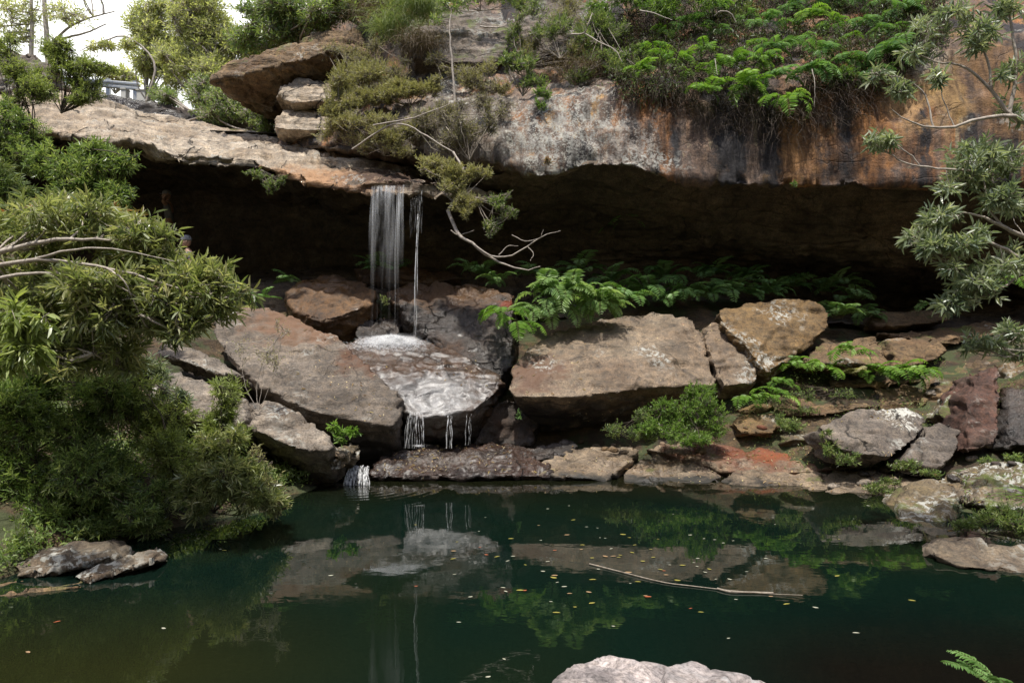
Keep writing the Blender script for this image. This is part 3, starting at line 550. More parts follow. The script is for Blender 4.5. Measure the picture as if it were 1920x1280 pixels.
# upper rocks
rk('boulder', [(392, 152, 14.9), (420, 125, 15.2), (480, 100, 15.5), (560, 78, 15.8), (600, 64, 16.2), (665, 53, 16.2), (690, 80, 15.8), (690, 105, 15.4), (615, 95, 14.9), (560, 112, 14.8), (480, 132, 14.7), (400, 162, 14.9), (450, 182, 15.3), (512, 208, 16), (640, 175, 16.5)],
   M['flat'], 'pointed overhanging rock jutting left above the slab', back=(1.6, -.1, .8), amp=.12, strata=.07, seed=29, vox=.05, smooth=2)
rk('boulder', [(512, 180, 15), (520, 165, 15), (560, 150, 15.2), (620, 145, 15.4), (680, 160, 15.4), (680, 190, 15), (600, 190, 14.6), (540, 193, 14.6)],
   M['slab'], 'knobbly rock under the pointed overhang, upper of the stacked two', back=(1, -.2), amp=.1, strata=.05, seed=30)
rk('boulder', [(505, 225, 14.8), (530, 203, 15), (600, 194, 15), (720, 200, 15), (720, 235, 14.6), (620, 243, 14.3), (540, 243, 14.3), (510, 236, 14.5)],
   M['slab'], 'rock with an orange underside, lower of the stacked two', back=(1, -.2), amp=.1, strata=.05, seed=31)
rk('boulder', [(745, 60, 16), (780, 30, 16.3), (840, 15, 16.4), (940, 18, 16.3), (962, 50, 15.8), (950, 98, 15), (925, 120, 14.8), (850, 117, 14.8), (770, 107, 15)],
   M['upper'], 'square grey lichen covered block above the ledge', back=(1.5, -.4), amp=.08, seed=32, smooth=2)
rk('boulder', [(965, 60, 16), (990, -10, 16.5), (1140, -10, 16.2), (1160, 60, 15), (1120, 100, 14.6), (990, 110, 14.9)],
   M['upper'], 'grey block overgrown with twigs, right of the square one', back=(1.5, -.4), amp=.12, seed=33)
rk('boulder', [(-60, 120, 17), (20, 85, 17.5), (70, 95, 17.2), (100, 130, 16.8), (60, 165, 16.4), (-60, 175, 16.4)],
   M['upper'], 'shaded rock behind the saplings at the top left edge', back=(1.2, -.6), amp=.15, strata=.07, seed=34)
rk('boulder', [(175, 172, 18.8), (240, 184, 18.8), (330, 197, 18.8), (420, 222, 18.4), (520, 248, 17.6), (520, 275, 17.5), (350, 250, 18.3), (240, 228, 18.5), (180, 205, 18.5)],
   M['dark'], 'long low rock lying in shade behind the pale slab', 'rock', back=(1, -.4), amp=.08, seed=35)
# shelf at the waterline
rk('boulder', [(692, 868, 9.95), (730, 850, 10.3), (790, 834, 10.9), (930, 828, 11), (985, 838, 10.7), (1010, 860, 10.3), (1035, 884, 9.9), (1030, 893, 9.8), (850, 890, 9.75), (700, 893, 9.7), (685, 882, 9.8)],
   M['wet'], 'wet dark rock shelf with thin runnels at the back of the pool', 'rock shelf', back=(.35, -.3), amp=.08, freq=2.6, fine=.045, strata=.03, seed=36, vox=.035, smooth=1)
rk('boulder', [(960, 835, 10.8), (1060, 825, 11), (1085, 835, 10.7), (1070, 850, 10.4), (1000, 858, 10.2), (965, 850, 10.4)],
   M['dark'], 'small dark knobbly rock on the wet shelf', 'rock', back=(.3, -.3), amp=.06, fine=.05, seed=37, vox=.035, smooth=1)
rk('boulder', [(990, 878, 10), (1040, 855, 10.4), (1080, 832, 10.9), (1190, 828, 11), (1205, 842, 10.7), (1185, 862, 10.2), (1150, 888, 9.85), (1140, 902, 9.75), (1050, 893, 9.75), (1000, 888, 9.85)],
   M['tan'], 'smooth tan rock at the waterline, just right of the wet shelf', 'rock shelf', back=(.25, -.3), amp=.05, fine=.02, seed=38, vox=.035)
rk('boulder', [(1165, 885, 9.95), (1195, 855, 10.4), (1230, 842, 10.8), (1290, 852, 10.6), (1355, 880, 10.0), (1352, 892, 9.85), (1320, 918, 9.45), (1240, 914, 9.5), (1170, 902, 9.75)],
   M['tan'], 'domed tan rock split from its neighbour by a dark crevice at the waterline', 'rock shelf', back=(.25, -.3), amp=.06, fine=.02, seed=39, vox=.035)
rk('boulder', [(1210, 838, 10.9), (1330, 822, 11), (1380, 812, 11.1), (1560, 812, 11), (1640, 835, 10.6), (1660, 870, 10), (1555, 882, 9.9), (1400, 889, 9.85), (1340, 874, 10.1), (1240, 848, 10.6)],
   M['tan'], 'low rock stained bright orange red above the waterline', 'rock shelf', back=(.25, -.3), amp=.04, fine=.02, seed=40, vox=.035)
rk('boulder', [(1345, 895, 9.8), (1380, 884, 10), (1540, 886, 9.95), (1560, 893, 9.75), (1545, 905, 9.5), (1440, 912, 9.4), (1360, 908, 9.45)],
   M['tan'], 'pale flat step of rock with a mossy lip', 'rock shelf', back=(.2, -.3), amp=.03, fine=.02, seed=41, vox=.03, smooth=2)
rk('boulder', [(1530, 900, 9.5), (1560, 875, 9.95), (1700, 885, 9.7), (1760, 905, 9.2), (1720, 945, 8.75), (1690, 950, 8.75), (1600, 930, 9.05)],
   M['tan'], 'leaf strewn flat rock running back to the mossy boulder', 'rock shelf', back=(.2, -.3), amp=.03, fine=.02, seed=42, vox=.03, smooth=2)
rk('boulder', [(1335, 892, 9.8), (1540, 897, 9.7), (1700, 912, 9.15), (1745, 925, 8.95), (1690, 957, 8.55), (1500, 930, 9.05), (1345, 914, 9.4)],
   M['tan'], 'long low rock ledge with a dark dripping edge along the right side of the pool', 'rock ledge', back=(.15, -.3), amp=.03, fine=.03, strata=.05, seed=45, vox=.03, smooth=2)
rk('boulder', [(1370, 790, 10.8), (1400, 770, 11.0), (1455, 768, 11.0), (1470, 790, 10.7), (1455, 812, 10.45), (1390, 814, 10.45)],
   M['ochre'], 'bare ochre rock beside the leafy green bush', 'rock', back=(.5, -.2), amp=.05, seed=43, vox=.04)
rk('boulder', [(660, 500, 14.8), (700, 495, 15), (850, 500, 15), (870, 520, 14.6), (800, 530, 14.3), (680, 528, 14.3)],
   M['brown'], 'dim reddish ledge at the cave floor behind the waterfall', 'rock ledge', back=(.6, -.4), amp=.05, seed=44)
# ------------------------------------------------------------------ foliage tools
def unit(v): return v / (np.linalg.norm(v, axis=-1, keepdims=True) + 1e-9)
LEAF_V = np.array([(0, 0, 0), (.28, .42, .10), (.66, .36, .07), (1, 0, -.06), (.66, -.36, .07), (.28, -.42, .10)])
LEAF_F = np.array([(0, 1, 2, 3), (0, 3, 4, 5)])
DIA_V = np.array([(0, 0, 0), (.45, .5, .05), (1, 0, 0), (.45, -.5, .05)]); DIA_F = np.array([(0, 1, 2, 3)])
def scatter(pos, d, nrm, ln, wd, rnd, tmpl='leaf'):
    TV, TF = (LEAF_V, LEAF_F) if tmpl == 'leaf' else (DIA_V, DIA_F)
    d = unit(d); s = unit(np.cross(nrm, d)); n = np.cross(d, s)
    ln = np.broadcast_to(ln, len(pos)); wd = np.broadcast_to(wd, len(pos))
    V = pos[:, None] + d[:, None] * (TV[None, :, 0:1] * ln[:, None, None]) + s[:, None] * (TV[None, :, 1:2] * wd[:, None, None]) + n[:, None] * (TV[None, :, 2:3] * ln[:, None, None])
    k = len(TV); F = (TF[None] + (np.arange(len(pos)) * k)[:, None, None]).reshape(-1, TF.shape[1])
    return V.reshape(-1, 3), F, np.repeat(rnd, k)
def tubes(lines, rad, sides=3):
    """lines (n,m,3), rad (n,m)"""
    n, m = lines.shape[:2]; T = unit(np.gradient(lines, axis=1))
    ref = np.where(np.abs(T[..., 2:3]) > .8, np.array([1., .1, 0]), np.array([0, .1, 1.])); A = unit(np.cross(T, ref)); B = np.cross(T, A)
    a = np.arange(sides) * 2 * np.pi / sides
    V = lines[:, :, None] + rad[:, :, None, None] * (np.cos(a)[None, None, :, None] * A[:, :, None] + np.sin(a)[None, None, :, None] * B[:, :, None])
    i = (np.arange(n)[:, None, None] * m + np.arange(m - 1)[None, :, None]) * sides; j = np.arange(sides)[None, None]
    j2 = (j + 1) % sides; F = np.stack([i + j, i + j2, i + sides + j2, i + sides + j], -1).reshape(-1, 4)
    return V.reshape(-1, 3), F
class Bag:
    def __init__(s): s.V = []; s.F = []; s.R = []; s.n = 0
    def add(s, V, F, R=None):
        s.V.append(V); s.F.append(F + s.n); s.R.append(np.zeros(len(V)) if R is None else R); s.n += len(V)
    def build(s, name, mat, parent=None, smooth=False, **k):
        V = np.concatenate(s.V); R_ = np.concatenate(s.R); by = {}
        for f in s.F: by.setdefault(f.shape[1], []).append(f)
        return mesh(name, V, [np.concatenate(v) for v in by.values()], mat, parent, smooth, R_, **k)
def curve_pts(pts, m=12, wob=.0, seed=0):
    """smooth resampling of control points (k,3) with a little wobble"""
    p = np.asarray(pts, float); k = len(p)
    if k == 2: p = np.stack([p[0], (p[0] + p[1]) / 2, p[1]]); k = 3
    e = np.concatenate([[2 * p[0] - p[1]], p, [2 * p[-1] - p[-2]]]); t = np.linspace(0, k - 1 - 1e-6, m); i = t.astype(int); f = (t - i)[:, None]
    a, b, c, d = e[i], e[i + 1], e[i + 2], e[i + 3]
    q = .5 * (2 * b + (c - a) * f + (2 * a - 5 * b + 4 * c - d) * f ** 2 + (3 * b - a - 3 * c + d) * f ** 3)
    if wob:
        w = np.stack([fbm(q * 3 / max(.2, wob * 10) + 9 * c_ + seed, 2) for c_ in range(3)], 1); w *= np.linspace(.3, 1, m)[:, None]; q = q + w * wob * 2
    return q
def limb(bag, pts, r0, r1, m=14, sides=6, wob=0., seed=0):
    q = curve_pts(pts, m, wob, seed); r = np.linspace(r0, r1, m)[None]; V, F = tubes(q[None], r, sides); bag.add(V, F); return q

def plant(name, label, cat, base, blobs, n, L, Wd, lps, sl, mat, bark, group=None, up=.35, spread=(25, 75), droop=.1, r0=.02, limbs=(), gap=.0, gapf=1.2,
          out=1.0, nodes=7, tw=.004, seed=0, kind='leaf', outer=.45, dirv=None, frag=5, leafpart='foliage', stempart='branches', jit=.35):
    """base (X,Y,d); blobs (X,Y,d,rx_px,ry_px,rd,weight); limbs: explicit pixel polylines [(pts, r0, r1)]"""
    g = np.random.default_rng(1000 + seed); b0 = P(*base) if len(base) == 3 and base[1] > -5000 else np.array(base)
    e = empty(name, b0, label, cat, group); wood = Bag(); lf = Bag()
    if frag:                           # break each mass into smaller uneven clumps
        gg = np.random.default_rng(seed + 500); nb = []
        for b in blobs:
            wt = b[6] if len(b) > 6 else b[3] * b[4] * .5e-4
            nb.append((*b[:3], b[3] * .72, b[4] * .72, b[5] * .72, wt * .35))
            for _ in range(frag):
                v = unit(gg.normal(size=3)) * gg.uniform(.45, .9); f_ = gg.uniform(.34, .66)
                nb.append((b[0] + v[0] * b[3], b[1] + v[1] * b[4], b[2] + v[2] * b[5] * .8, b[3] * f_, b[4] * f_, b[5] * f_, wt * .65 / frag * (f_ / .5) ** 1.5))
        blobs = nb; nodes = max(2, nodes // 3)
    bl = np.array([list(b) + [b[3] * b[4] * 1e-4 * .5] if len(b) == 6 else b for b in blobs], float); cs = np.array([P(*b[:3]) for b in bl]); rs = np.stack([bl[:, 3] * bl[:, 2] / FX, bl[:, 5], bl[:, 4] * bl[:, 2] / FX], 1)
    w = bl[:, 6].copy()
    w = w / w.sum(); which = g.choice(len(bl), int(n * (1 + gap * 1.6)), p=w)
    u = unit(g.normal(size=(len(which), 3))); rr = g.random(len(which)) ** outer
    pos = cs[which] + u * rr[:, None] * rs[which]
    if gap:
        keep = fbm(pos * gapf + seed, 3) > (-.5 + gap); keep |= g.random(len(keep)) < .08
        pos, which, u = pos[keep][:n], which[keep][:n], u[keep][:n]
    D = unit(u * out + np.array([0, 0, up]) + g.normal(size=u.shape) * jit)
    if dirv is not None: D = unit(D + np.array(dirv))
    N = len(pos)
    # limbs
    ends = []
    for pts, a, b in limbs:
        q = limb(wood, [P(*p) for p in pts], a, b, 16, 6, .02, seed); ends += list(q[4:])
    nd = []; nw = []
    for k in range(len(bl)):
        c = cs[k]; src = b0
        if ends:
            ee = np.array(ends); src = ee[np.argmin(np.linalg.norm(ee - c, axis=1))]
        elif k and g.random() < .5: src = cs[g.integers(0, k)]
        mid = (src + c) / 2 + np.array([0, 0, -.06 * np.linalg.norm(c - src)]) + g.normal(size=3) * .05 * np.linalg.norm(c - src)
        limb(wood, [src, mid, c], r0 * (.6 if frag and k % (frag + 1) else 1), r0 * .35, 10, 5, .03, seed + k); nd.append(c); nw.append(k)
        for _ in range(nodes):
            q = c + unit(g.normal(size=3)) * g.random() ** .5 * .65 * rs[k]; mid = (c + q) / 2 + g.normal(size=3) * .12 * rs[k]
            limb(wood, [c, mid, q], r0 * .42, r0 * .18, 6, 4, .02, seed + k); nd.append(q); nw.append(k); nd.append(mid); nw.append(k)
    nd = np.array(nd); near = np.argmin(np.linalg.norm(pos[:, None] - nd[None], axis=2), axis=1)
    base_ = pos - D * sl; m1 = (nd[near] * .5 + base_ * .5) + g.normal(size=base_.shape) * .08 * np.linalg.norm(base_ - nd[near], axis=1)[:, None]
    m1[:, 2] -= .05 * np.linalg.norm(base_ - nd[near], axis=1)
    lines = np.stack([nd[near], m1, base_, pos], 1); V, F = tubes(lines, np.tile([tw * 1.6, tw * 1.3, tw, tw * .5], (N, 1)), 3); wood.add(V, F)
    # leaves
    t = np.linspace(.12, 1, lps)[None].repeat(N, 0) + g.normal(size=(N, lps)) * .05
    lp = base_[:, None] + D[:, None] * (t * sl)[..., None]
    A = unit(np.cross(D, g.normal(size=D.shape))); B = np.cross(D, A); ph = np.arange(lps)[None] * 2.4 + g.random((N, 1)) * 6.3 + g.normal(size=(N, lps)) * .3
    per = np.cos(ph)[..., None] * A[:, None] + np.sin(ph)[..., None] * B[:, None]
    al = np.radians(spread[1] + (spread[0] - spread[1]) * np.clip(t, 0, 1) + g.normal(size=(N, lps)) * 12)[..., None]
    ld = D[:, None] * np.cos(al) + per * np.sin(al); ld[..., 2] -= droop; ld = unit(ld)
    nr = unit(D[:, None] * np.sin(al) - per * np.cos(al) + g.normal(size=ld.shape) * .35)
    fl = nr[..., 2:3] < 0; nr = np.where(fl & (g.random(fl.shape) < .8), -nr, nr)
    ln = L * (.65 + .55 * g.random((N, lps))); rn = np.clip(.5 + .22 * g.normal(size=(N, 1)) + .13 * g.normal(size=(N, lps)), 0, 1)
    V, F, Rr = scatter(lp.reshape(-1, 3), ld.reshape(-1, 3), nr.reshape(-1, 3), ln.ravel(), ln.ravel() * Wd, rn.ravel(), kind); lf.add(V, F, Rr)
    wood.build(stempart, bark, e, True); lf.build(leafpart, mat, e)
    return e

def frond_leaves(bag, wood, b, az, el, Lf, bend, g, pairs=15, sub=0, wr=.30, roll=0., shade=.5):
    s = np.linspace(0, 1, 14); ang = el - bend * s ** 1.3; ds = Lf / 13
    h = np.concatenate([[0], np.cumsum(np.cos(ang[:-1]) * ds)]); v = np.concatenate([[0], np.cumsum(np.sin(ang[:-1]) * ds)])
    hd = np.array([math.cos(az), math.sin(az), 0]); sd_ = np.array([-math.sin(az), math.cos(az), 0])
    sd_ = unit(sd_ * math.cos(roll) + np.array([0, 0, math.sin(roll)])); cx = sd_[None] * (np.sin(s * 2.2 + az) * .05 * Lf)[:, None]
    line = b + h[:, None] * hd + v[:, None] * np.array([0, 0, 1.]) + cx
    V, F = tubes(line[None], np.linspace(.006, .0015, 14)[None] * Lf ** .5, 3); wood.add(V, F)
    T = unit(np.gradient(line, axis=0)); tt = np.linspace(.16, .985, pairs)
    pc = np.stack([np.interp(tt, s, line[:, c]) for c in range(3)], 1); tc_ = unit(np.stack([np.interp(tt, s, T[:, c]) for c in range(3)], 1))
    prof = np.clip(np.sin((tt - .1) / .95 * np.pi) ** .55, .08, 1) * (1 - .5 * tt) * g.uniform(.85, 1.1, pairs); pl = Lf * wr * prof * 1.35
    up_ = unit(np.cross(tc_, sd_[None])); up_ = np.where(up_[:, 2:3] < 0, -up_, up_)
    for sg in (1, -1):
        dr = unit(sd_[None] * sg + tc_ * .45 - up_ * .12 + g.normal(size=tc_.shape) * .06)
        if not sub:
            V, F, Rr = scatter(pc, dr, up_ + g.normal(size=up_.shape) * .12, pl, np.minimum(pl * .34, Lf / pairs * 1.0), np.clip(shade + g.normal(size=len(pc)) * .12, 0, 1)); bag.add(V, F, Rr)
        else:
            q = np.linspace(.08, .97, sub); sub_l = (pl[:, None] * .30 * (1 - .75 * q ** 1.2)[None])
            pp = pc[:, None] + dr[:, None] * (q[None] * pl[:, None])[..., None] - up_[:, None] * (q[None] ** 2 * pl[:, None] * .16)[..., None]
            side2 = unit(np.cross(up_, dr))
            for s2 in (1, -1):
                dd = unit(side2[:, None] * s2 + dr[:, None] * .55 + g.normal(size=pp.shape) * .08)
                V, F, Rr = scatter(pp.reshape(-1, 3), dd.reshape(-1, 3), np.repeat(up_, sub, 0) + g.normal(size=(len(up_) * sub, 3)) * .15, sub_l.ravel(), np.minimum(sub_l.ravel() * .5, np.repeat(pl / sub * .85, sub)), np.clip(shade + g.normal(size=len(pc) * sub) * .1, 0, 1), 'dia'); bag.add(V, F, Rr)
def fern(label, base, n, Lf, mat, seed, az=(0, 360), el=(25, 65), bend=(50, 110), pairs=14, sub=0, group=None, shade=.5, spread_r=.06, name='fern', droopdir=None):
    g = np.random.default_rng(seed); b = P(*base); e = empty(name, b, label, 'fern', group); fr = Bag(); st = Bag()
    for k in range(n):
        a = R(az[0] + (az[1] - az[0]) * (k + g.random() * .8) / n); bb = b + np.array([g.normal() * spread_r, g.normal() * spread_r * .6, g.random() * .03])
        frond_leaves(fr, st, bb, a, R(g.uniform(*el)), Lf * g.uniform(.6, 1.1), R(g.uniform(*bend)), g, pairs, sub, roll=g.normal() * .25, shade=np.clip(shade + g.normal() * .18, .05, .95))
    fr.build('fronds', mat, e); st.build('stalks', M['stalk'], e, True); return e
def blades(name, label, cat, base, n, L, w, mat, seed, az=(0, 360), el=(30, 80), bend=(60, 130), spread=(.1, .1), group=None, kind=None, seg=6, wavy=.0, parent=None, tip=.15, bases=None):
    g = np.random.default_rng(seed); b = P(*base) if bases is None else bases.mean(0)
    o_ = b + np.stack([g.normal(size=n) * spread[0], g.normal(size=n) * spread[0], g.normal(size=n) * spread[1]], 1) if bases is None else bases
    n = len(o_); a = np.radians(g.uniform(az[0], az[1], n)); e_ = np.radians(g.uniform(el[0], el[1], n)); bd = np.radians(g.uniform(bend[0], bend[1], n)); ln = L * g.uniform(.5, 1.2, n)
    s = np.linspace(0, 1, seg); ang = e_[:, None] - bd[:, None] * s[None]; ds = (ln / (seg - 1))[:, None]
    h = np.concatenate([np.zeros((n, 1)), np.cumsum(np.cos(ang[:, :-1]) * ds, 1)], 1); v = np.concatenate([np.zeros((n, 1)), np.cumsum(np.sin(ang[:, :-1]) * ds, 1)], 1)
    hd = np.stack([np.cos(a), np.sin(a), 0 * a], 1); sd_ = np.stack([-np.sin(a), np.cos(a), 0 * a], 1)
    line = o_[:, None] + h[..., None] * hd[:, None] + v[..., None] * np.array([0, 0, 1.])
    if wavy: line = line + np.cumsum(g.normal(size=line.shape), 1) * wavy * ds[..., None]
    wd = (w * (1 - (1 - tip) * s ** 1.6))[None, :, None]; tw_ = g.normal(size=(n, 1, 3)) * .5
    sv = unit(sd_[:, None] + tw_)
    V = np.stack([line - sv * wd * .5, line + sv * wd * .5], 2).reshape(-1, 3)
    i = (np.arange(n)[:, None] * seg + np.arange(seg - 1)[None]).ravel() * 2; F = np.stack([i, i + 1, i + 3, i + 2], 1)
    rn = np.repeat(np.clip(g.random(n), 0, 1), seg * 2)
    o = mesh(name, V, F, mat, parent, False, rn)
    return tag(o, label, cat, group, kind) if parent is None else o

M['stalk'] = plain_mat('fern_stalk', (.09, .10, .03), (.12, .07, .03), .7, 20)
lm = leaf_mat
M['l_olive'] = lm('olive_leaf', [(.10, .13, .05), (.22, .26, .11), (.36, .38, .19), (.46, .44, .27)], .33, .42, .7)
M['l_yel'] = lm('yellow_green_leaf', [(.16, .21, .06), (.28, .34, .11), (.42, .46, .19)], .36, .4, .6)
M['l_dark'] = lm('dark_green_leaf', [(.07, .12, .035), (.16, .24, .07), (.26, .34, .115), (.38, .43, .17)], .36, .42, .6)
M['l_mid'] = lm('mid_green_leaf', [(.06, .10, .035), (.14, .21, .065), (.25, .32, .115), (.38, .42, .18)], .35, .45, .6)
M['l_blue'] = lm('grey_green_leaf', [(.10, .14, .09), (.20, .25, .16), (.33, .375, .25), (.45, .47, .36)], .35, .38, .7)
M['l_dry'] = lm('dry_olive_leaf', [(.18, .165, .075), (.31, .30, .14), (.42, .40, .20), (.46, .40, .24)], .5, .35)
M['l_bright'] = lm('bright_green_leaf', [(.08, .15, .03), (.16, .27, .05), (.28, .39, .10)], .38, .45)
M['l_far'] = lm('sunlit_far_leaf', [(.20, .23, .09), (.34, .37, .16), (.47, .48, .25), (.52, .50, .33)], .5, .55)
M['l_fern'] = lm('fern_leaf', [(.07, .15, .04), (.14, .26, .075), (.22, .36, .12)], .5, .35)
M['l_fernd'] = lm('shade_fern_leaf', [(.09, .18, .05), (.15, .26, .08), (.22, .34, .11)], .5, .3)
M['l_fernb'] = lm('bright_fern_leaf', [(.10, .20, .03), (.18, .32, .05), (.28, .40, .10)], .45, .4)
M['l_red'] = lm('red_tipped_leaf', [(.16, .17, .06), (.30, .20, .08), (.38, .14, .06)], .45, .35)
M['l_fernm'] = lm('soft_fern_leaf', [(.13, .22, .08), (.23, .35, .13), (.36, .48, .22)], .45, .4)
M['l_under'] = lm('undergrowth_leaf', [(.03, .05, .015), (.07, .10, .03), (.13, .17, .05)], .45, .3)
M['straw'] = lm('dead_straw', [(.07, .05, .035), (.14, .105, .075), (.22, .18, .13)], .75, .15, .2)
M['strawd'] = lm('dark_dead_straw', [(.025, .018, .014), (.055, .04, .032), (.10, .08, .065)], .8, .1, .2)
M['grass'] = lm('soft_grass', [(.10, .15, .05), (.18, .24, .09), (.28, .30, .14)], .6, .35)
# ------------------------------------------------------------------ left bank bushes
plant('bush', 'big leaning lance-leaved bush with pale bare branches, reaching out over the left rocks', 'bush', (-260, 640, 6.6),
      [(60, 430, 6.4, 120, 62, .6), (190, 430, 6.3, 95, 55, .55), (290, 470, 6.2, 90, 60, .5), (330, 540, 6.1, 100, 75, .55), (410, 545, 6.05, 62, 62, .4), (190, 555, 6.1, 140, 85, .6), (40, 560, 6.2, 110, 90, .6), (215, 655, 6.2, 95, 58, .45), (330, 605, 6.1, 80, 38, .35), (90, 660, 6.2, 100, 60, .5), (130, 392, 6.5, 70, 30, .4)],
      2000, .12, .17, 9, .13, M['l_olive'], M['barkp'], up=.25, droop=.12, r0=.018, tw=.0025, seed=1, gap=.30, gapf=3.2, nodes=8,
      limbs=[([(-120, 500, 6.2), (-20, 478, 5.95), (70, 455, 5.8), (160, 448, 5.85), (250, 452, 6)], .03, .008), ([(-120, 520, 6.2), (60, 488, 5.75), (200, 503, 5.75), (320, 535, 5.9), (400, 560, 6)], .022, .006),
             ([(-120, 560, 6.2), (0, 522, 5.8), (90, 512, 5.75), (180, 520, 5.7), (262, 560, 5.85)], .02, .006), ([(60, 488, 5.75), (130, 470, 5.65), (210, 466, 5.7), (330, 490, 5.9)], .012, .004),
             ([(90, 512, 5.75), (130, 540, 5.7), (165, 590, 5.8), (180, 660, 6)], .012, .004), ([(200, 503, 5.7), (235, 530, 5.65), (262, 590, 5.8)], .010, .003)])
plant('bush', 'yellow green broad-leaved spray hanging lowest at the left edge in front of the leaning bush', 'bush', (-140, 560, 5.6), [(30, 600, 5.3, 50, 40, .2), (60, 650, 5.3, 52, 42, .2), (0, 680, 5.3, 50, 40, .2)], 90, .15, .2, 9, .12, M['l_yel'], M['barkp'], up=-.1, droop=.35, r0=.01, tw=.0025, seed=2)
plant('bush', 'red tipped leafy shrub on top of the leaning bush', 'bush', (60, 500, 6.8), [(110, 398, 6.7, 80, 26, .3), (210, 405, 6.7, 60, 22, .3)], 110, .1, .22, 8, .1, M['l_red'], M['barkd'], up=.8, seed=3, r0=.01, tw=.0025)
LB = [  # dark understorey along the left bank
  ('dense dark green shrub at the left edge above the lichen spotted rock', (40, 1010, 7), [(20, 860, 6.9, 110, 110, .6), (80, 940, 6.8, 90, 65, .5), (0, 760, 7, 90, 70, .5)], 1900, .065, .2, 8, .09, 'l_dark', 11),
  ('dense dark shrub in the middle of the left bank, over the water', (200, 1000, 7.2), [(190, 900, 7.0, 100, 85, .6), (260, 950, 6.9, 70, 50, .4), (160, 800, 7.2, 90, 60, .5)], 1900, .06, .2, 8, .09, 'l_mid', 12),
  ('mid green leafy shrub below the leaning bush', (300, 960, 7.6), [(290, 800, 7.5, 80, 80, .5), (330, 860, 7.3, 70, 60, .4), (240, 740, 7.5, 60, 50, .4)], 1200, .065, .2, 8, .09, 'l_yel', 13),
  ('narrow-leaved grey green bush overhanging the pool at the end of the left bank', (400, 960, 7.4), [(420, 900, 7.1, 70, 62, .4), (480, 925, 7.1, 52, 52, .3), (370, 930, 7.0, 60, 50, .35), (410, 840, 7.2, 60, 40, .3)], 900, .09, .12, 11, .1, 'l_olive', 14),
  ('feathery yellow green shrub in front of the pale boulder', (430, 880, 8.2), [(425, 760, 8.2, 38, 50, .3), (440, 820, 8.1, 50, 45, .3), (395, 800, 8.2, 40, 40, .3)], 620, .07, .07, 12, .14, 'l_yel', 15),
  ('reddish twiggy leaf spray at the tip of the left bank', (470, 930, 7.3), [(505, 900, 7.3, 30, 40, .2), (520, 950, 7.2, 20, 25, .15), (490, 860, 7.4, 30, 30, .2)], 170, .045, .25, 7, .1, 'l_dry', 16),
  ('grey green bushy shrub with rosettes beside the thin pale rock layer', (280, 800, 7.8), [(280, 690, 7.7, 40, 45, .3), (230, 700, 7.6, 45, 40, .3), (330, 735, 7.6, 38, 30, .25)], 210, .085, .1, 11, .09, 'l_blue', 17),
  ('shaded olive shrub under the leaning bush at the left edge', (60, 850, 7.3), [(80, 720, 7.2, 90, 45, .4), (180, 740, 7.1, 60, 45, .4)], 1300, .06, .2, 8, .09, 'l_mid', 18),
  ('low fern-leaved herbs at the foot of the left bank', (110, 1010, 6.9), [(60, 990, 6.7, 70, 28, .3), (180, 985, 6.8, 70, 26, .3), (280, 985, 6.9, 50, 22, .3)], 900, .06, .2, 8, .08, 'l_mid', 19),
]
for (lab, base, blobs, n, L, W_, lps, sl_, m_, sd2) in LB:
    plant('shrub', lab, 'shrub', base, blobs, n, L, W_, lps, sl_, M[m_], M['barkd'], group='shrubs along the left bank', up=.4, r0=.012, tw=.0022, seed=sd2, gap=.38, gapf=3.4, nodes=6)
# twiggy sparse shrub before the big grey boulder
plant('shrub', 'sparse twiggy shrub with few leaves in front of the huge grey boulder', 'shrub', (485, 770, 9.2), [(500, 660, 9.2, 42, 50, .25), (455, 650, 9.2, 25, 35, .2), (530, 615, 9.2, 25, 25, .2)], 75, .035, .3, 5, .16, M['l_dry'], M['barkp'], up=.8, r0=.007, tw=.0022, seed=21, nodes=9)

# ------------------------------------------------------------------ upper left
plant('shrub', 'glossy green shrub on the bank above the leaning bush', 'shrub', (130, 440, 9.6), [(110, 300, 9.4, 65, 45, .5), (185, 290, 9.2, 55, 42, .5), (150, 355, 9.2, 75, 45, .5), (225, 300, 9.1, 35, 28, .3), (210, 360, 9.1, 45, 35, .4)], 1000, .085, .26, 8, .1, M['l_mid'], M['barkd'], up=.4, r0=.015, tw=.003, seed=31, gap=.2, gapf=2)
plant('shrub', 'feathery soft green shrub at the left edge under the glossy one', 'shrub', (10, 430, 8.6), [(15, 350, 8.5, 45, 45, .3), (50, 380, 8.5, 30, 25, .25), (-30, 330, 8.5, 40, 50, .3)], 500, .12, .05, 10, .12, M['grass'], M['barkd'], up=.3, droop=.3, seed=32, r0=.01, tw=.002)
plant('shrub', 'dark dense shrub at the left edge beside the slab', 'shrub', (0, 330, 10.5), [(10, 240, 10.5, 60, 60, .6), (60, 250, 10.6, 40, 45, .5), (30, 300, 10.4, 60, 40, .5)], 900, .06, .25, 8, .09, M['l_dark'], M['barkd'], seed=33, r0=.015, tw=.003)
plant('sapling', 'young multi-stemmed tree on the slab edge, left of the other sapling', 'sapling', (62, 262, 11.5), [(40, 140, 11.5, 45, 40, .4), (70, 170, 11.4, 38, 30, .4), (25, 190, 11.4, 35, 25, .3), (10, 90, 11.6, 40, 35, .4)], 900, .07, .2, 7, .1, M['l_yel'], M['barkd'], up=.6, r0=.018, tw=.004, seed=34, gap=.15)
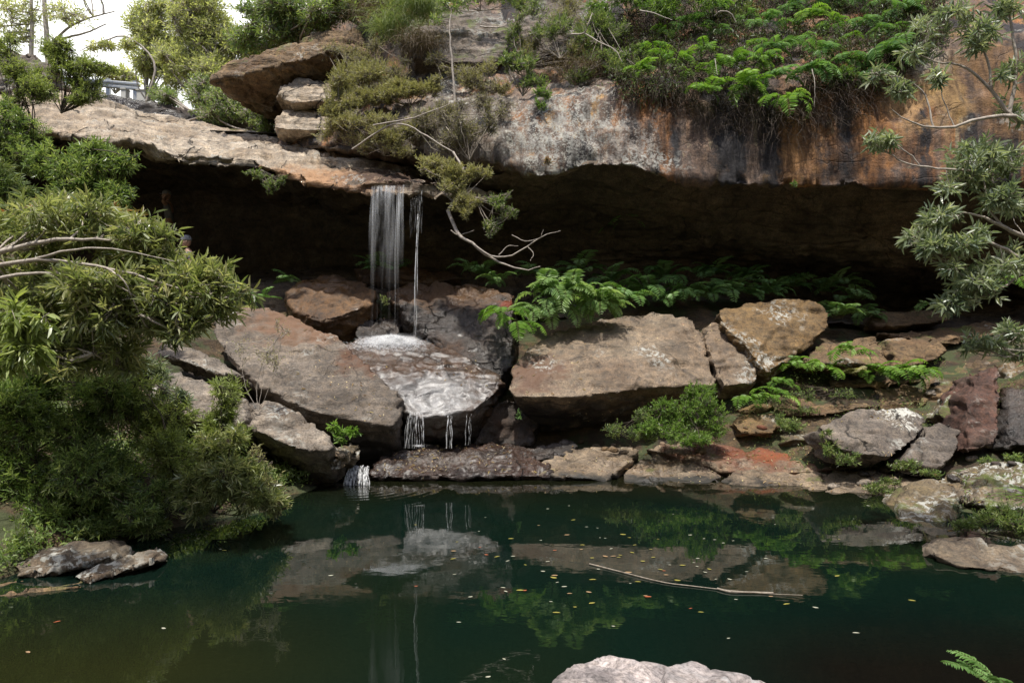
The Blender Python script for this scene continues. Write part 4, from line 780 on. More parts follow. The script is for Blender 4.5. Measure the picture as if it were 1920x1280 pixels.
plant('sapling', 'young tree with thin dark stems on the slab edge, right of the other sapling', 'sapling', (115, 212, 12), [(130, 130, 12, 55, 38, .5), (105, 95, 12, 38, 30, .4), (165, 165, 12, 40, 22, .4), (190, 130, 12.1, 32, 16, .3), (150, 185, 11.9, 30, 18, .3)], 1100, .07, .2, 7, .1, M['l_yel'], M['barkd'], up=.5, r0=.018, tw=.004, seed=35, gap=.2)
# far trees
ft = [('thin bare-limbed tree against the white sky at top left', (90, 175, 27), [(60, 20, 27, 70, 50, 1.2), (140, 25, 27, 70, 30, 1.2), (20, 60, 27, 40, 30, 1), (180, -20, 27, 60, 25, 1)], 500, 'l_far', 41, .16,
       [([(92, 175, 27), (90, 100, 27), (85, 30, 27), (80, -60, 27)], .13, .06), ([(90, 90, 27), (125, 55, 27), (165, 35, 27), (215, 22, 27)], .06, .02), ([(58, 120, 27), (60, 40, 27), (56, -40, 27)], .09, .05), ([(105, 75, 27), (160, 62, 27), (200, 45, 27)], .05, .02)]),
      ('airy sunlit tree behind the pale slab, left of the big leafy one', (275, 190, 24), [(285, 40, 24, 55, 60, 1.3), (268, 120, 24, 28, 30, 1), (320, 110, 24, 55, 50, 1.1), (350, 30, 24, 50, 50, 1)], 3000, 'l_far', 42, .15, []),
      ('big leafy sunlit tree in the middle of the background', (400, 210, 22), [(380, 40, 22, 75, 70, 1.4), (430, 90, 22, 60, 60, 1.2), (340, 120, 22, 50, 40, 1.1), (400, 150, 21.5, 60, 45, 1.2)], 3600, 'l_far', 43, .14, []),
      ('leafy tree rising behind the pointed overhanging rock', (560, 90, 16.9), [(510, 25, 17, 60, 55, 1.), (480, 75, 17.2, 45, 35, .8), (560, 30, 16.6, 55, 40, .8), (620, 15, 16.4, 60, 38, .8), (540, 70, 16.8, 45, 20, .6)], 2600, 'l_mid', 44, .12, []),
      ('dull green tree above the overhang at the top of the cliff', (680, 50, 16.6), [(650, 0, 16.5, 60, 42, .9), (720, -5, 16.5, 60, 40, .9)], 1100, 'l_far', 45, .11, []),
      ('low spreading bush over the brook behind the slab', (440, 235, 18), [(430, 200, 17.6, 60, 34, .8), (475, 215, 17.2, 45, 30, .6), (380, 180, 18, 55, 34, .8), (315, 185, 19, 38, 26, .7), (500, 235, 16.9, 30, 20, .4)], 2600, 'l_mid', 46, .09, [])]
for (lab, base, blobs, n, m_, sd2, L, lim) in ft:
    plant('tree', lab, 'tree', base, blobs, n, L, .3, 6, L * 1.5, M[m_], M['barkp'], group='trees beyond the slab', up=.3, r0=.05, tw=.007, seed=sd2, gap=.3, gapf=.9, nodes=9, limbs=lim, leafpart='crown', stempart='trunk', kind='dia')
# far hillside trees seen through the gap
plant('tree', 'pale far tree beyond the road barrier', 'tree', (215, 175, 46), [(205, 135, 46, 45, 18, 1.5), (240, 150, 46, 30, 14, 1.5)], 220, .3, .4, 5, .35, M['l_far'], M['barkp'], r0=.08, tw=.02, seed=47, kind='dia')
plant('tree', 'arching leafy bough crossing the white sky above the barrier', 'tree', (260, 190, 20), [(190, 85, 20, 40, 8, .4), (240, 85, 20, 25, 14, .4)], 190, .12, .3, 6, .15, M['l_far'], M['barkp'], r0=.03, tw=.006, seed=48, limbs=[([(275, 190, 20), (290, 120, 20), (240, 70, 20), (190, 78, 20), (150, 95, 20)], .04, .01)], kind='dia')

# ------------------------------------------------------------------ shrubs on the cliff ledge
CS = [
  ('shrub', 'wispy olive shrub on the ledge right under the square grey block', (910, 175, 14.2), [(880, 150, 14.2, 40, 26, .3), (930, 160, 14.0, 30, 20, .3), (905, 125, 14.3, 26, 18, .3)], 420, .055, .18, 8, .11, 'l_dry', 76, .25),
  ('shrub', 'dull green bush spilling over the right end of the twig covered block', (1130, 110, 13.8), [(1120, 50, 14.1, 40, 40, .4), (1150, 110, 13.4, 40, 30, .3), (1080, 140, 13.5, 34, 20, .3), (1180, 140, 13, 34, 24, .3)], 1100, .06, .2, 8, .1, 'l_mid', 77, .3),
  ('shrub', 'leafy spray at the top edge above the square grey block', (900, 20, 15.5), [(900, -10, 15.2, 46, 22, .4), (850, -12, 15.4, 36, 18, .4), (960, -5, 15.2, 40, 28, .4)], 420, .075, .22, 8, .1, 'l_mid', 78, .25),
  ('shrub', 'brown and green heath brush over the twig covered block', (1020, 100, 14.6), [(1060, 20, 14.8, 50, 34, .4), (1000, 80, 14.5, 36, 26, .3), (1080, 90, 14.1, 30, 22, .3)], 700, .05, .17, 8, .12, 'l_dry', 79, .3),
  ('shrub', 'tangled dry brush on the left of the ledge above the pale slab', (700, 200, 14.4), [(690, 110, 14.8, 50, 40, .5), (740, 130, 14.5, 45, 30, .4), (640, 100, 15.2, 40, 26, .5)], 1300, .05, .14, 8, .14, 'l_dry', 65, .3),
  ('shrub', 'fine grey brush standing right in front of the lichen free part of the cliff face', (860, 290, 12.7), [(800, 220, 13, 45, 36, .35), (850, 250, 12.7, 50, 40, .3), (900, 190, 12.9, 45, 22, .3), (945, 200, 12.8, 30, 22, .25)], 900, .035, .13, 7, .15, 'l_dry', 66, .35),
  ('shrub', 'olive shrub filling the nook below the lower stacked rock', (660, 275, 13.8), [(640, 235, 13.8, 45, 28, .4), (690, 260, 13.5, 45, 24, .35), (750, 285, 13.1, 36, 18, .3)], 900, .05, .19, 8, .1, 'l_dry', 67, .3),
  ('shrub', 'loose green shrub between the two grey blocks', (980, 130, 14.5), [(965, 60, 14.6, 26, 40, .35), (985, 110, 14.2, 30, 24, .3), (1110, 110, 13.8, 36, 26, .3), (1150, 60, 14, 36, 36, .4)], 700, .06, .2, 8, .1, 'l_mid', 68, .3),
  ('shrub', 'yellow green fine-leaved shrub hanging over the two stacked rocks', (640, 230, 14), [(640, 150, 13.9, 42, 38, .4), (625, 200, 13.8, 30, 28, .3), (680, 140, 14, 38, 35, .4), (660, 190, 13.7, 40, 30, .4)], 1700, .06, .2, 9, .1, 'l_dry', 51, .25),
  ('shrub', 'yellow green fine-leaved shrub on the ledge under the grass tuft', (770, 200, 13.8), [(755, 165, 13.7, 50, 28, .4), (810, 160, 13.8, 30, 24, .3), (720, 170, 13.8, 30, 25, .3)], 1300, .06, .2, 9, .1, 'l_dry', 52, .3),
  ('shrub', 'olive shrub sprawling over the rock just above the wet lip', (720, 290, 13.2), [(700, 225, 13.2, 50, 28, .4), (740, 255, 13.1, 45, 28, .35), (660, 225, 13.4, 30, 20, .3), (790, 230, 13.1, 40, 30, .3)], 1300, .055, .19, 9, .1, 'l_dry', 53, .3),
  ('shrub', 'dry grey twiggy shrub against the cliff face right of the waterfall', (880, 300, 12.5), [(870, 235, 12.5, 50, 40, .3), (920, 220, 12.4, 32, 35, .25), (840, 200, 12.7, 35, 22, .25)], 800, .04, .15, 7, .13, 'l_dry', 54, .3),
  ('shrub', 'hanging olive shrub covering the corner where the slab meets the cliff', (800, 300, 12.2), [(815, 305, 11.9, 38, 25, .3), (850, 340, 11.7, 42, 32, .3), (870, 380, 11.6, 36, 28, .3), (890, 320, 11.8, 28, 22, .25)], 1100, .06, .2, 9, .09, 'l_dry', 55, .15),
  ('shrub', 'small drooping dark olive sprig hanging in the cave mouth', (890, 370, 11.7), [(935, 375, 11.6, 28, 24, .2), (925, 420, 11.6, 26, 22, .2), (955, 400, 11.6, 20, 18, .15)], 260, .05, .22, 8, .09, 'l_mid', 56, .1),
  ('shrub', 'leafy shrub with broad light leaves above the lichen cliff face', (980, 180, 13.4), [(975, 120, 13.3, 35, 28, .3), (1000, 150, 13.2, 32, 18, .3), (950, 110, 13.4, 20, 18, .2)], 220, .09, .24, 7, .1, 'l_mid', 57, .1),
  ('shrub', 'green shrub tumbling over the twig covered block', (1050, 110, 14), [(1040, 50, 14.2, 40, 38, .4), (1090, 80, 14, 38, 40, .4), (1000, 20, 14.4, 40, 25, .4), (1010, 60, 14.3, 26, 20, .3)], 900, .06, .2, 8, .1, 'l_mid', 58, .3),
  ('shrub', 'small bright leafy tuft on the cliff shoulder', (1030, 190, 12.9), [(1020, 172, 12.8, 24, 12, .2), (1015, 195, 12.7, 12, 12, .12)], 90, .07, .2, 7, .07, 'l_bright', 59, 0),
  ('shrub', 'thin dry shrub growing before the grey square block', (830, 150, 14.6), [(850, 130, 14.5, 40, 22, .3), (900, 150, 14.3, 40, 22, .3), (810, 110, 14.6, 20, 20, .2)], 330, .05, .16, 7, .12, 'l_dry', 60, .2),
  ('shrub', 'small green weeds hanging under the lip of the pale slab', (490, 318, 12.7), [(480, 328, 12.6, 24, 11, .15), (510, 345, 12.6, 18, 16, .12), (528, 335, 12.6, 13, 10, .1)], 120, .06, .25, 6, .07, 'l_mid', 61, 0),
  ('shrub', 'tiny green sprig on the dark streaked cliff lip', (1490, 350, 11.9), [(1490, 343, 11.8, 10, 6, .06)], 22, .045, .25, 6, .05, 'l_bright', 62, 0),
  ('shrub', 'tiny reddish rosette plant on the lichen face', (1028, 310, 12.2), [(1026, 300, 12.15, 9, 9, .05)], 20, .07, .15, 6, .06, 'l_red', 63, 0),
]
for (nm, lab, base, blobs, n, L, W_, lps, sl_, m_, sd2, gp_) in CS:
    plant(nm, lab, 'shrub', base, blobs, n, L, W_, lps, sl_ * 1.4, M[m_], M['bark'], group='shrubs on the cliff ledges' if n > 200 else None, up=.75, spread=(14, 58), outer=.7, r0=.014 if n > 200 else .005, tw=.003, seed=sd2, gap=gp_, gapf=1.8, nodes=7)
plant('tree', 'thin pale sapling stem standing alone on the ledge, leaves only at its top', 'sapling', (853, 192, 12.9), [(840, 12, 13.1, 30, 14, .25), (820, 35, 13.1, 20, 12, .2), (870, 5, 13.1, 22, 12, .2)], 60, .09, .28, 7, .09, M['l_mid'], M['barkp'], r0=.012, tw=.003, seed=64,
      limbs=[([(853, 192, 12.9), (848, 120, 12.95), (843, 60, 13), (846, 20, 13.1)], .025, .012)], leafpart='crown', stempart='trunk')
wb = Bag()
for pts, a, b in [([(840, 395, 11.9), (860, 440, 11.6), (885, 455, 11.5), (915, 480, 11.5), (950, 497, 11.45), (985, 506, 11.4), (1012, 500, 11.4)], .035, .006), ([(885, 455, 11.5), (920, 480, 11.45), (960, 478, 11.4), (1000, 455, 11.35), (1025, 440, 11.3), (1050, 434, 11.3)], .018, .004),
                  ([(990, 463, 11.37), (1000, 475, 11.35), (995, 488, 11.3)], .009, .004), ([(845, 432, 11.6), (862, 442, 11.6), (888, 430, 11.6)], .012, .004), ([(700, 235, 12.8), (770, 222, 12.6), (800, 212, 12.5), (845, 195, 12.6)], .014, .008), ([(660, 280, 13), (740, 232, 12.7), (800, 255, 12.4), (850, 285, 12.2)], .016, .012), ([(850, 285, 12.2), (870, 330, 12), (840, 398, 11.9)], .022, .02),
                  ([(960, 440, 11.4), (985, 452, 11.37), (1010, 447, 11.3), (1020, 430, 11.3)], .008, .003), ([(935, 478, 11.45), (955, 460, 11.45), (970, 462, 11.4)], .008, .003)]:
    limb(wb, [P(*p) for p in pts], a, b, 16, 6, .03, int(pts[0][0]))
o = wb.build('fallen_branch', M['barkp'], None, True); tag(o, 'pale bare forked branch hanging below the olive shrub in front of the dark cave', 'branch')
for (lab, X, Y, d, n, L, sx_, m_, sd2) in [('light green grass tuft drooping above the ledge left of the square block', 790, 25, 15.2, 900, .95, .38, 'grass', 71), ('light green grass tuft drooping farther left beside the overhang', 735, 60, 15.2, 600, .8, .32, 'grass', 72), ('straw coloured dead grass hanging below the green tufts', 790, 95, 14.9, 700, .7, .4, 'straw', 73), ('pinkish dead grass tuft at the top of the overhang', 690, 35, 16, 400, .6, .4, 'straw', 74),
                          ('dry grass fringe along the ledge right of the square block', 1080, 135, 13.6, 500, .5, .45, 'straw', 75)]:
    blades('grass_tuft', lab, 'grass', (X, Y, d), n, L, .009, M[m_], sd2, az=(170, 370), el=(20, 70), bend=(90, 150), spread=(sx_ * .6, .1))

# ------------------------------------------------------------------ cliff top on the right: dead grass curtain, ferns, twigs
g = np.random.default_rng(5)
def face_pt(X, Y):                     # nearest point of the cliff surface to the sight line of a pixel
    k = getattr(face_pt, 'c', None)
    if k is None:
        A = CG.reshape(-1, 3); px = 960 + A[:, 0] / A[:, 1] * FX; py = 640 - (A[:, 2] - HCAM) / A[:, 1] * FX; k = face_pt.c = (A, px, py)
    A, px, py = k; dd = (px - X) ** 2 + (py - Y) ** 2; i = np.argsort(dd)[:12]; return A[i[np.argmin(A[i, 1])]]
bs = []
for k in range(15000):
    X = g.uniform(1120, 1760); top = np.interp(X, [1120, 1200, 1400, 1600, 1700, 1760], [60, 0, -40, -40, -10, 0]); bot = np.interp(X, [1120, 1180, 1270, 1400, 1520, 1620, 1680, 1760], [130, 175, 205, 250, 240, 215, 130, 70])
    Y = g.uniform(top, bot)
    if vnoise(np.array([[X / 45, Y / 45, 3.]]))[0] < .27: continue
    bs.append((X, Y))
bs = np.array(bs); A_, px_, py_ = face_pt(1300, 100) is not None and face_pt.c
cell = {}
ptsb = np.array([face_pt(x, y) for x, y in bs[:9000]]) + g.normal(size=(min(9000, len(bs)), 3)) * .06
blades('dead_grass', 'brown dead grass and creeper hanging in a thick curtain from the top of the cliff', 'grass', None, 0, .62, .009, M['strawd'], 81, az=(200, 340), el=(-10, 60), bend=(70, 140), bases=ptsb, kind='stuff', wavy=.35, seg=7)
i2 = g.choice(len(ptsb), 900, replace=False)
blades('dry_stalks', 'pale thin dry stalks among the dead grass', 'grass', None, 0, .6, .006, M['straw'], 82, az=(180, 360), el=(-30, 70), bend=(20, 140), bases=ptsb[i2], kind='stuff', wavy=.7, seg=8)
# low leafy creeper
i3 = g.choice(len(ptsb), 20000); i3 = i3[fbm(ptsb[i3] * 1.6, 3) > -.12]; pp = ptsb[i3] + g.normal(size=(len(i3), 3)) * .12 + np.array([0, -.1, 0]); pp = pp[pp[:, 2] > 6.45 - .5 * fbm(pp * .8, 2)]
nn = len(pp); V, F, Rr = scatter(pp, unit(g.normal(size=(nn, 3)) + np.array([0, -.4, -.5])), unit(g.normal(size=(nn, 3)) * .5 + np.array([0, -.5, 1])), g.uniform(.05, .11, nn), g.uniform(.02, .035, nn), g.random(nn)); b_ = Bag(); b_.add(V, F, Rr)
tag(b_.build('undergrowth', M['l_under']), 'dark green small-leaved creeper over the cliff top', 'undergrowth', kind='stuff')
fs = [(1210, 150), (1265, 130), (1360, 140), (1460, 160), (1520, 150), (1640, 150), (1330, 190), (1480, 200), (1290, 60), (1340, 30), (1395, 45), (1400, 105), (1440, 60), (1425, 130), (1455, 110), (1350, 75), (1480, 30), (1520, 50), (1560, 60), (1545, 20), (1575, 90), (1620, 60), (1650, 75), (1640, 25), (1590, 130), (1500, 90), (1320, 110), (1230, 30), (1250, 75), (1690, 40), (1470, 5), (1560, 0), (1380, 5), (1600, 10), (1400, 180), (1300, 150), (1700, 90), (1230, 110), (1535, 115), (1660, 120)]
for k, (X, Y) in enumerate(fs):
    p_ = face_pt(X, Y - 12); d_ = p_[1] - .15
    br = vnoise(np.array([[X / 60., Y / 60., 9.]]))[0]
    fern('bright green fern among the dead grass on the cliff top', (X, Y - 10, d_), 7 + k % 5, .5 + .2 * ((k * 7) % 5) / 5, M['l_fernb'] if br > .45 else M['l_fern'], 300 + k, az=(195, 345), el=(0, 60), bend=(90, 160), pairs=13, group='ferns on the cliff top')
plant('shrub', 'bright green leafy shrub at the top edge above the cliff', 'shrub', (1180, 30, 15), [(1170, -5, 14.6, 50, 32, .5), (1240, 5, 14.2, 50, 35, .5), (1310, -5, 14, 50, 30, .5), (1120, 20, 14.8, 35, 30, .4)], 800, .07, .25, 8, .1, M['l_bright'], M['barkd'], seed=91, r0=.012, tw=.003, gap=.3)
for k, (X, Y, rx, ry, lab) in enumerate([(1200, 120, 45, 40, 'twiggy green shrub at the left end of the dead grass curtain'), (1400, 170, 26, 22, 'small pale green shrub hanging before the dark streaks'), (1590, 140, 30, 22, 'lime leaved shrub low in the dead grass'), (1380, 20, 60, 30, 'bushy green shrub at the top edge, middle of the cliff top'), (1560, 10, 70, 30, 'bushy green shrub at the top edge above the orange cliff'), (1700, 25, 60, 30, 'dark shrub at the top edge beside the pale-branched tree')]):
    p_ = face_pt(X, Y); plant('shrub', lab, 'shrub', (X, Y + 15, p_[1]), [(X, Y, p_[1] - .2, rx, ry, .3)], int(rx * ry * .16) + 40, .06, .24, 8, .09, M[['l_mid', 'l_blue', 'l_bright', 'l_mid', 'l_mid', 'l_dark'][k]], M['barkd'], seed=92 + k, r0=.008, tw=.003, gap=.25, gapf=2)
wb = Bag()
for pts, a, b in [([(1072, 65, 13.4), (1095, 62, 13.2), (1105, 40, 13.1), (1112, 25, 13.2)], .018, .008), ([(1095, 62, 13.2), (1125, 80, 13), (1155, 95, 12.8), (1165, 115, 12.7)], .014, .005), ([(1200, 20, 13.2), (1225, 25, 13), (1260, 38, 12.9)], .014, .006), ([(1340, 30, 12.5), (1350, 22, 12.3), (1370, 25, 12.2), (1380, 42, 12.2)], .012, .006), ([(1522, 130, 12), (1528, 160, 11.9), (1526, 200, 11.9)], .01, .004), ([(1340, 110, 12.2), (1345, 140, 12.1)], .01, .004), ([(900, 50, 14.4), (930, 52, 14.3), (948, 48, 14.3)], .02, .01)]:
    limb(wb, [P(*p) for p in pts], a, b, 12, 5, .02, int(pts[0][0]))
tag(wb.build('dead_twigs', M['barkp'], None, True), 'pale crooked dead twigs lying over the cliff top growth', 'twig', kind='stuff')

# ------------------------------------------------------------------ pale-branched tree on the right
plant('tree', 'pale-branched tree with grey green lance leaves reaching in from the right edge', 'tree', (2080, 760, 6.6),
      [(1850, 290, 6.1, 65, 48, .35), (1800, 340, 6.1, 60, 42, .3), (1880, 370, 6.1, 50, 48, .35), (1760, 405, 6.0, 48, 34, .25), (1735, 450, 6.0, 36, 36, .22), (1800, 460, 6.0, 65, 42, .3), (1820, 530, 6.0, 62, 45, .3), (1880, 500, 6.1, 40, 40, .3), (1790, 560, 6.0, 36, 28, .2),
       (1655, 258, 6.0, 32, 22, .18, .04), (1640, 140, 6.1, 22, 18, .15, .02), (1690, 165, 6.1, 32, 20, .18, .03), (1740, 50, 6.1, 40, 38, .25, .05), (1790, 20, 6.1, 50, 30, .25, .05), (1850, 60, 6.1, 50, 40, .3, .06), (1715, 95, 6.1, 30, 22, .2, .03), (1890, 130, 6.1, 35, 40, .25, .035), (1880, 10, 6.1, 45, 25, .25, .04), (1900, 210, 6.2, 30, 30, .2, .02), (1760, 150, 6.1, 30, 20, .2, .015)],
      800, .10, .23, 8, .09, M['l_blue'], M['barkp'], up=.3, droop=.08, r0=.007, tw=.0022, seed=101, gap=.36, gapf=5, nodes=4, outer=.8, spread=(30, 85),
      limbs=[([(2080, 700, 6.6), (2010, 480, 6.5), (1960, 300, 6.3), (1925, 232, 6.1), (1885, 218, 6.05), (1840, 222, 6), (1790, 238, 6), (1740, 240, 6), (1700, 225, 6), (1672, 207, 6)], .03, .003),
             ([(1925, 232, 6.1), (1893, 215, 6.1), (1862, 172, 6.1), (1830, 142, 6.1), (1800, 122, 6.1), (1760, 118, 6.1), (1725, 105, 6.1)], .02, .004), ([(1893, 215, 6.1), (1905, 130, 6.1), (1898, 60, 6.1), (1880, -30, 6.1)], .018, .008), ([(1860, 170, 6.1), (1850, 110, 6.1), (1822, 60, 6.1), (1800, 0, 6.1)], .012, .005),
             ([(1870, 330, 6.1), (1825, 320, 6), (1775, 318, 6), (1725, 313, 6), (1690, 302, 6), (1665, 288, 6)], .012, .004), ([(1725, 313, 6), (1708, 290, 6), (1680, 272, 6)], .007, .004), ([(2000, 470, 6.4), (1925, 445, 6.1), (1880, 425, 6), (1840, 405, 6), (1795, 398, 6)], .025, .006), ([(1880, 425, 6), (1850, 380, 6.05), (1840, 300, 6.1)], .012, .005),
             ([(2010, 560, 6.4), (1930, 500, 6.1), (1880, 465, 6), (1830, 455, 6), (1780, 500, 6)], .025, .005), ([(1750, 240, 6), (1735, 180, 6.05), (1700, 150, 6.1), (1650, 138, 6.1)], .009, .004), ([(1930, 500, 6.1), (1880, 540, 6.05), (1830, 560, 6), (1790, 575, 6)], .012, .004), ([(1790, 238, 6), (1770, 190, 6.05), (1765, 160, 6.1)], .006, .003)], leafpart='crown', stempart='trunk')
plant('shrub', 'lower grey green spray of lance leaves at the right edge below the pale-branched tree', 'shrub', (2060, 640, 7), [(1895, 620, 6.8, 34, 22, .2), (1850, 645, 6.7, 32, 15, .18), (1905, 665, 6.8, 30, 18, .2), (1815, 652, 6.7, 15, 10, .1)], 90, .10, .2, 9, .07, M['l_blue'], M['barkp'], r0=.01, tw=.0025, seed=102)
fern('single green fern frond hanging at the right edge below the pale-branched tree', (1925, 525, 7.5), 3, .5, M['l_fernb'], 103, az=(200, 330), el=(0, 20), bend=(70, 110), sub=0)
fern('dim fern at the mouth of the right hollow', (1745, 575, 12.9), 5, .5, M['l_fernd'], 104, az=(180, 360), el=(10, 50))

# ------------------------------------------------------------------ ferns
fern('large fluffy fern in the middle, on the left of the bright pair', (1050, 560, 12.25), 34, .72, M['l_fernm'], 111, az=(150, 390), el=(20, 88), bend=(80, 165), pairs=15, shade=.55, spread_r=.2)
fern('large fluffy fern in the middle, on the right of the bright pair', (1125, 572, 12.25), 26, .62, M['l_fernm'], 112, az=(150, 390), el=(10, 85), bend=(80, 165), pairs=15, shade=.5, spread_r=.14)
fern('yellow green fern arching over the dark fractured boulder', (945, 590, 11.7), 8, .62, M['l_fernb'], 113, az=(150, 390), el=(10, 60), bend=(90, 160), pairs=14, shade=.4)
fern('yellow green fern drooping between the dark boulder and the big fluffy ferns', (975, 605, 11.6), 6, .55, M['l_fernb'], 114, az=(190, 370), el=(0, 40), bend=(80, 140), pairs=14, shade=.5)
fern('fern hanging from the left of the big fluffy pair down to the brown boulder', (1040, 575, 12.3), 9, .62, M['l_fernm'], 115, az=(200, 340), el=(-10, 40), bend=(70, 120), pairs=16, shade=.6)
fern('fern hanging over the top of the biggest brown boulder', (1130, 570, 12.4), 7, .55, M['l_fernm'], 116, az=(220, 330), el=(-10, 30), bend=(70, 110), pairs=15, shade=.6)
fern('light fern filling the dark gap between the fractured boulder and the biggest brown boulder', (1010, 575, 12.2), 12, .55, M['l_fernm'], 117, az=(190, 350), el=(-10, 45), bend=(50, 120), pairs=13, shade=.5, spread_r=.1)
dk = [(1180, 560, 13.1, .7), (1215, 545, 13.4, .75), (1250, 560, 13.2, .65), (1250, 520, 14.2, .7), (1290, 555, 13.3, .7), (1330, 550, 13.4, .7), (1370, 545, 13.5, .65), (1410, 550, 13.5, .6), (1450, 545, 13.6, .6), (1330, 515, 14.4, .7), (1400, 520, 14.4, .65), (1480, 535, 14.2, .6), (900, 510, 13.6, .6), (930, 525, 13.4, .5), (1570, 590, 13, .6), (1600, 560, 13.8, .6), (1580, 530, 14.4, .6), (1545, 545, 14.2, .6), (1150, 530, 13.8, .7), (1630, 590, 13.4, .5), (1010, 515, 13.9, .6), (1090, 505, 14.1, .7)]
for k, (X, Y, d, L) in enumerate(dk):
    fern('dim green fern growing in the shade of the cave floor', (X, Y + 8, d), 12, L, M['l_fern'] if k < 12 else M['l_fernd'], 130 + k, az=(150, 390), el=(30, 86), bend=(80, 150), pairs=13, group='shade ferns on the cave floor')
for k, (X, Y, d, L, lab) in enumerate([(725, 508, 13.9, .6, 'light fern behind the left curtain of falling water'), (700, 500, 14.1, .5, 'dim fern left of the falling water'), (490, 560, 13.2, .5, 'dim fern above the top end of the huge grey boulder'), (540, 530, 13.8, .45, 'dim fern beside the rounded orange brown boulder'), (1180, 420, 14.9, .8, 'faint fern hanging on the dark back wall')]):
    fern(lab, (X, Y, d), 7, L, M['l_fern'], 160 + k, az=(150, 390), el=(10, 60), pairs=12)
for k, (X, Y, d, L, lab) in enumerate([(1490, 690, 11.6, .36, 'bright fern at the foot of the ochre block'), (1548, 695, 11.4, .42, 'bright fern under the flat brown slab, left one'), (1590, 665, 11.3, .4, 'bright fern in front of the flat brown slab, upper one'), (1600, 705, 11.2, .3, 'reddish green fern below the crack between the two flat slabs'), (1640, 705, 11.3, .45, 'bright fern on the mossy bank, left of the last one'), (1690, 705, 11.3, .5, 'bright spreading fern under the flat rounded slab'), (1725, 705, 11.3, .42, 'bright fern at the right end of the mossy bank row'), (1460, 722, 11.3, .3, 'small bright fern right below the cracked wedge'), (1450, 745, 11.0, .4, 'bright fern beside the leafy green bush'), (1410, 750, 11.0, .4, 'bright fern touching the leafy green bush')]):
    fern(lab, (X, Y, d), 8, L * 1.15, M['l_fernb'] if k != 3 else M['l_dry'], 180 + k, az=(180, 360), el=(20, 75), bend=(90, 150), pairs=12, group='bright ferns on the mossy bank', shade=.4)
# ------------------------------------------------------------------ low plants on the right
plant('bush', 'leafy bright green bush between the brown boulder and the ochre rock', 'bush', (1280, 825, 10.5), [(1290, 775, 10.4, 68, 42, .4), (1340, 780, 10.3, 42, 42, .35), (1230, 800, 10.3, 50, 28, .3), (1300, 820, 10.1, 60, 22, .3), (1310, 735, 10.6, 35, 26, .3)], 1500, .045, .35, 8, .08, M['l_bright'], M['barkd'], seed=121, up=.5, r0=.01, tw=.0025, gap=.2, gapf=3)
plant('bush', 'smaller darker bush with upright sprigs left of the bright leafy one', 'bush', (1210, 830, 10.4), [(1205, 780, 10.4, 26, 26, .2), (1160, 805, 10.4, 30, 18, .2), (1200, 815, 10.3, 40, 18, .2)], 260, .04, .35, 7, .08, M['l_mid'], M['barkd'], seed=122, up=.8, r0=.007, tw=.002)
SP = [('cut-leaved bright sprig growing from the crack above the small squared rock', (630, 822, 9.3), [(625, 800, 9.2, 16, 10, .1), (655, 808, 9.2, 16, 10, .1), (640, 820, 9.2, 16, 9, .1)], 40, .075, .34, 'l_fernb'),
      ('low green plant hugging the left end of the cracked grey slab', (1565, 860, 9.4), [(1560, 840, 9.35, 24, 24, .15), (1590, 858, 9.2, 30, 14, .15), (1550, 815, 9.5, 14, 16, .1)], 190, .045, .3, 'l_mid'),
      ('small herbs in front of the cracked grey slab', (1690, 885, 9.05), [(1690, 872, 9.0, 50, 9, .12), (1740, 885, 8.8, 30, 8, .1)], 120, .04, .3, 'l_mid'),
      ('green cress-like herbs on the mossy bank above the cracked slab', (1500, 745, 11), [(1510, 735, 10.9, 34, 16, .2), (1580, 735, 10.9, 36, 14, .2), (1500, 765, 10.8, 40, 12, .2)], 170, .035, .35, 'l_mid'),
      ('dark mossy cushion plant beside the bare ochre rock', (1490, 820, 10.6), [(1490, 795, 10.6, 32, 20, .2), (1460, 790, 10.7, 16, 16, .15)], 260, .035, .35, 'l_dark'),
      ('small sprig standing on the cushion plant', (1620, 800, 10.4), [(1620, 780, 10.3, 18, 16, .12)], 50, .04, .3, 'l_mid'),
      ('grassy weeds behind the water rock at the right', (1660, 925, 8.95), [(1650, 915, 8.9, 26, 12, .12), (1670, 900, 9, 20, 12, .12)], 90, .06, .12, 'l_mid'),
      ('low ferny plants between the two right hand shore boulders', (1850, 1000, 7.1), [(1840, 975, 7.0, 42, 20, .2), (1890, 965, 7.0, 42, 26, .25), (1800, 985, 7.0, 24, 12, .15), (1910, 990, 6.9, 30, 16, .2)], 360, .05, .16, 'l_mid'),
      ('pale lichen-like sprigs on the flank of the mossy water boulder', (1795, 960, 7.5), [(1795, 950, 7.45, 14, 18, .08)], 40, .03, .25, 'l_blue'),
      ('tiny plant in the shade on the big undercut boulder', (975, 778, 10.7), [(973, 778, 10.6, 7, 10, .05)], 12, .04, .4, 'l_fern'),
      ('small dark weeds at the foot of the red brown rock', (1850, 870, 9), [(1850, 862, 8.95, 26, 10, .12), (1900, 858, 8.9, 20, 9, .12)], 80, .04, .3, 'l_dark'),
      ('tiny yellow green weeds on the wet rock behind the fall', (722, 560, 12.8), [(722, 558, 12.7, 9, 16, .06)], 30, .03, .4, 'l_yel')]
for k, (lab, base, blobs, n, L, W_, m_) in enumerate(SP):
    plant('plant', lab, 'plant', base, blobs, n, L, W_, 7, L * 1.4, M[m_], M['barkd'], seed=140 + k, up=.7, r0=.004, tw=.0018, nodes=3)
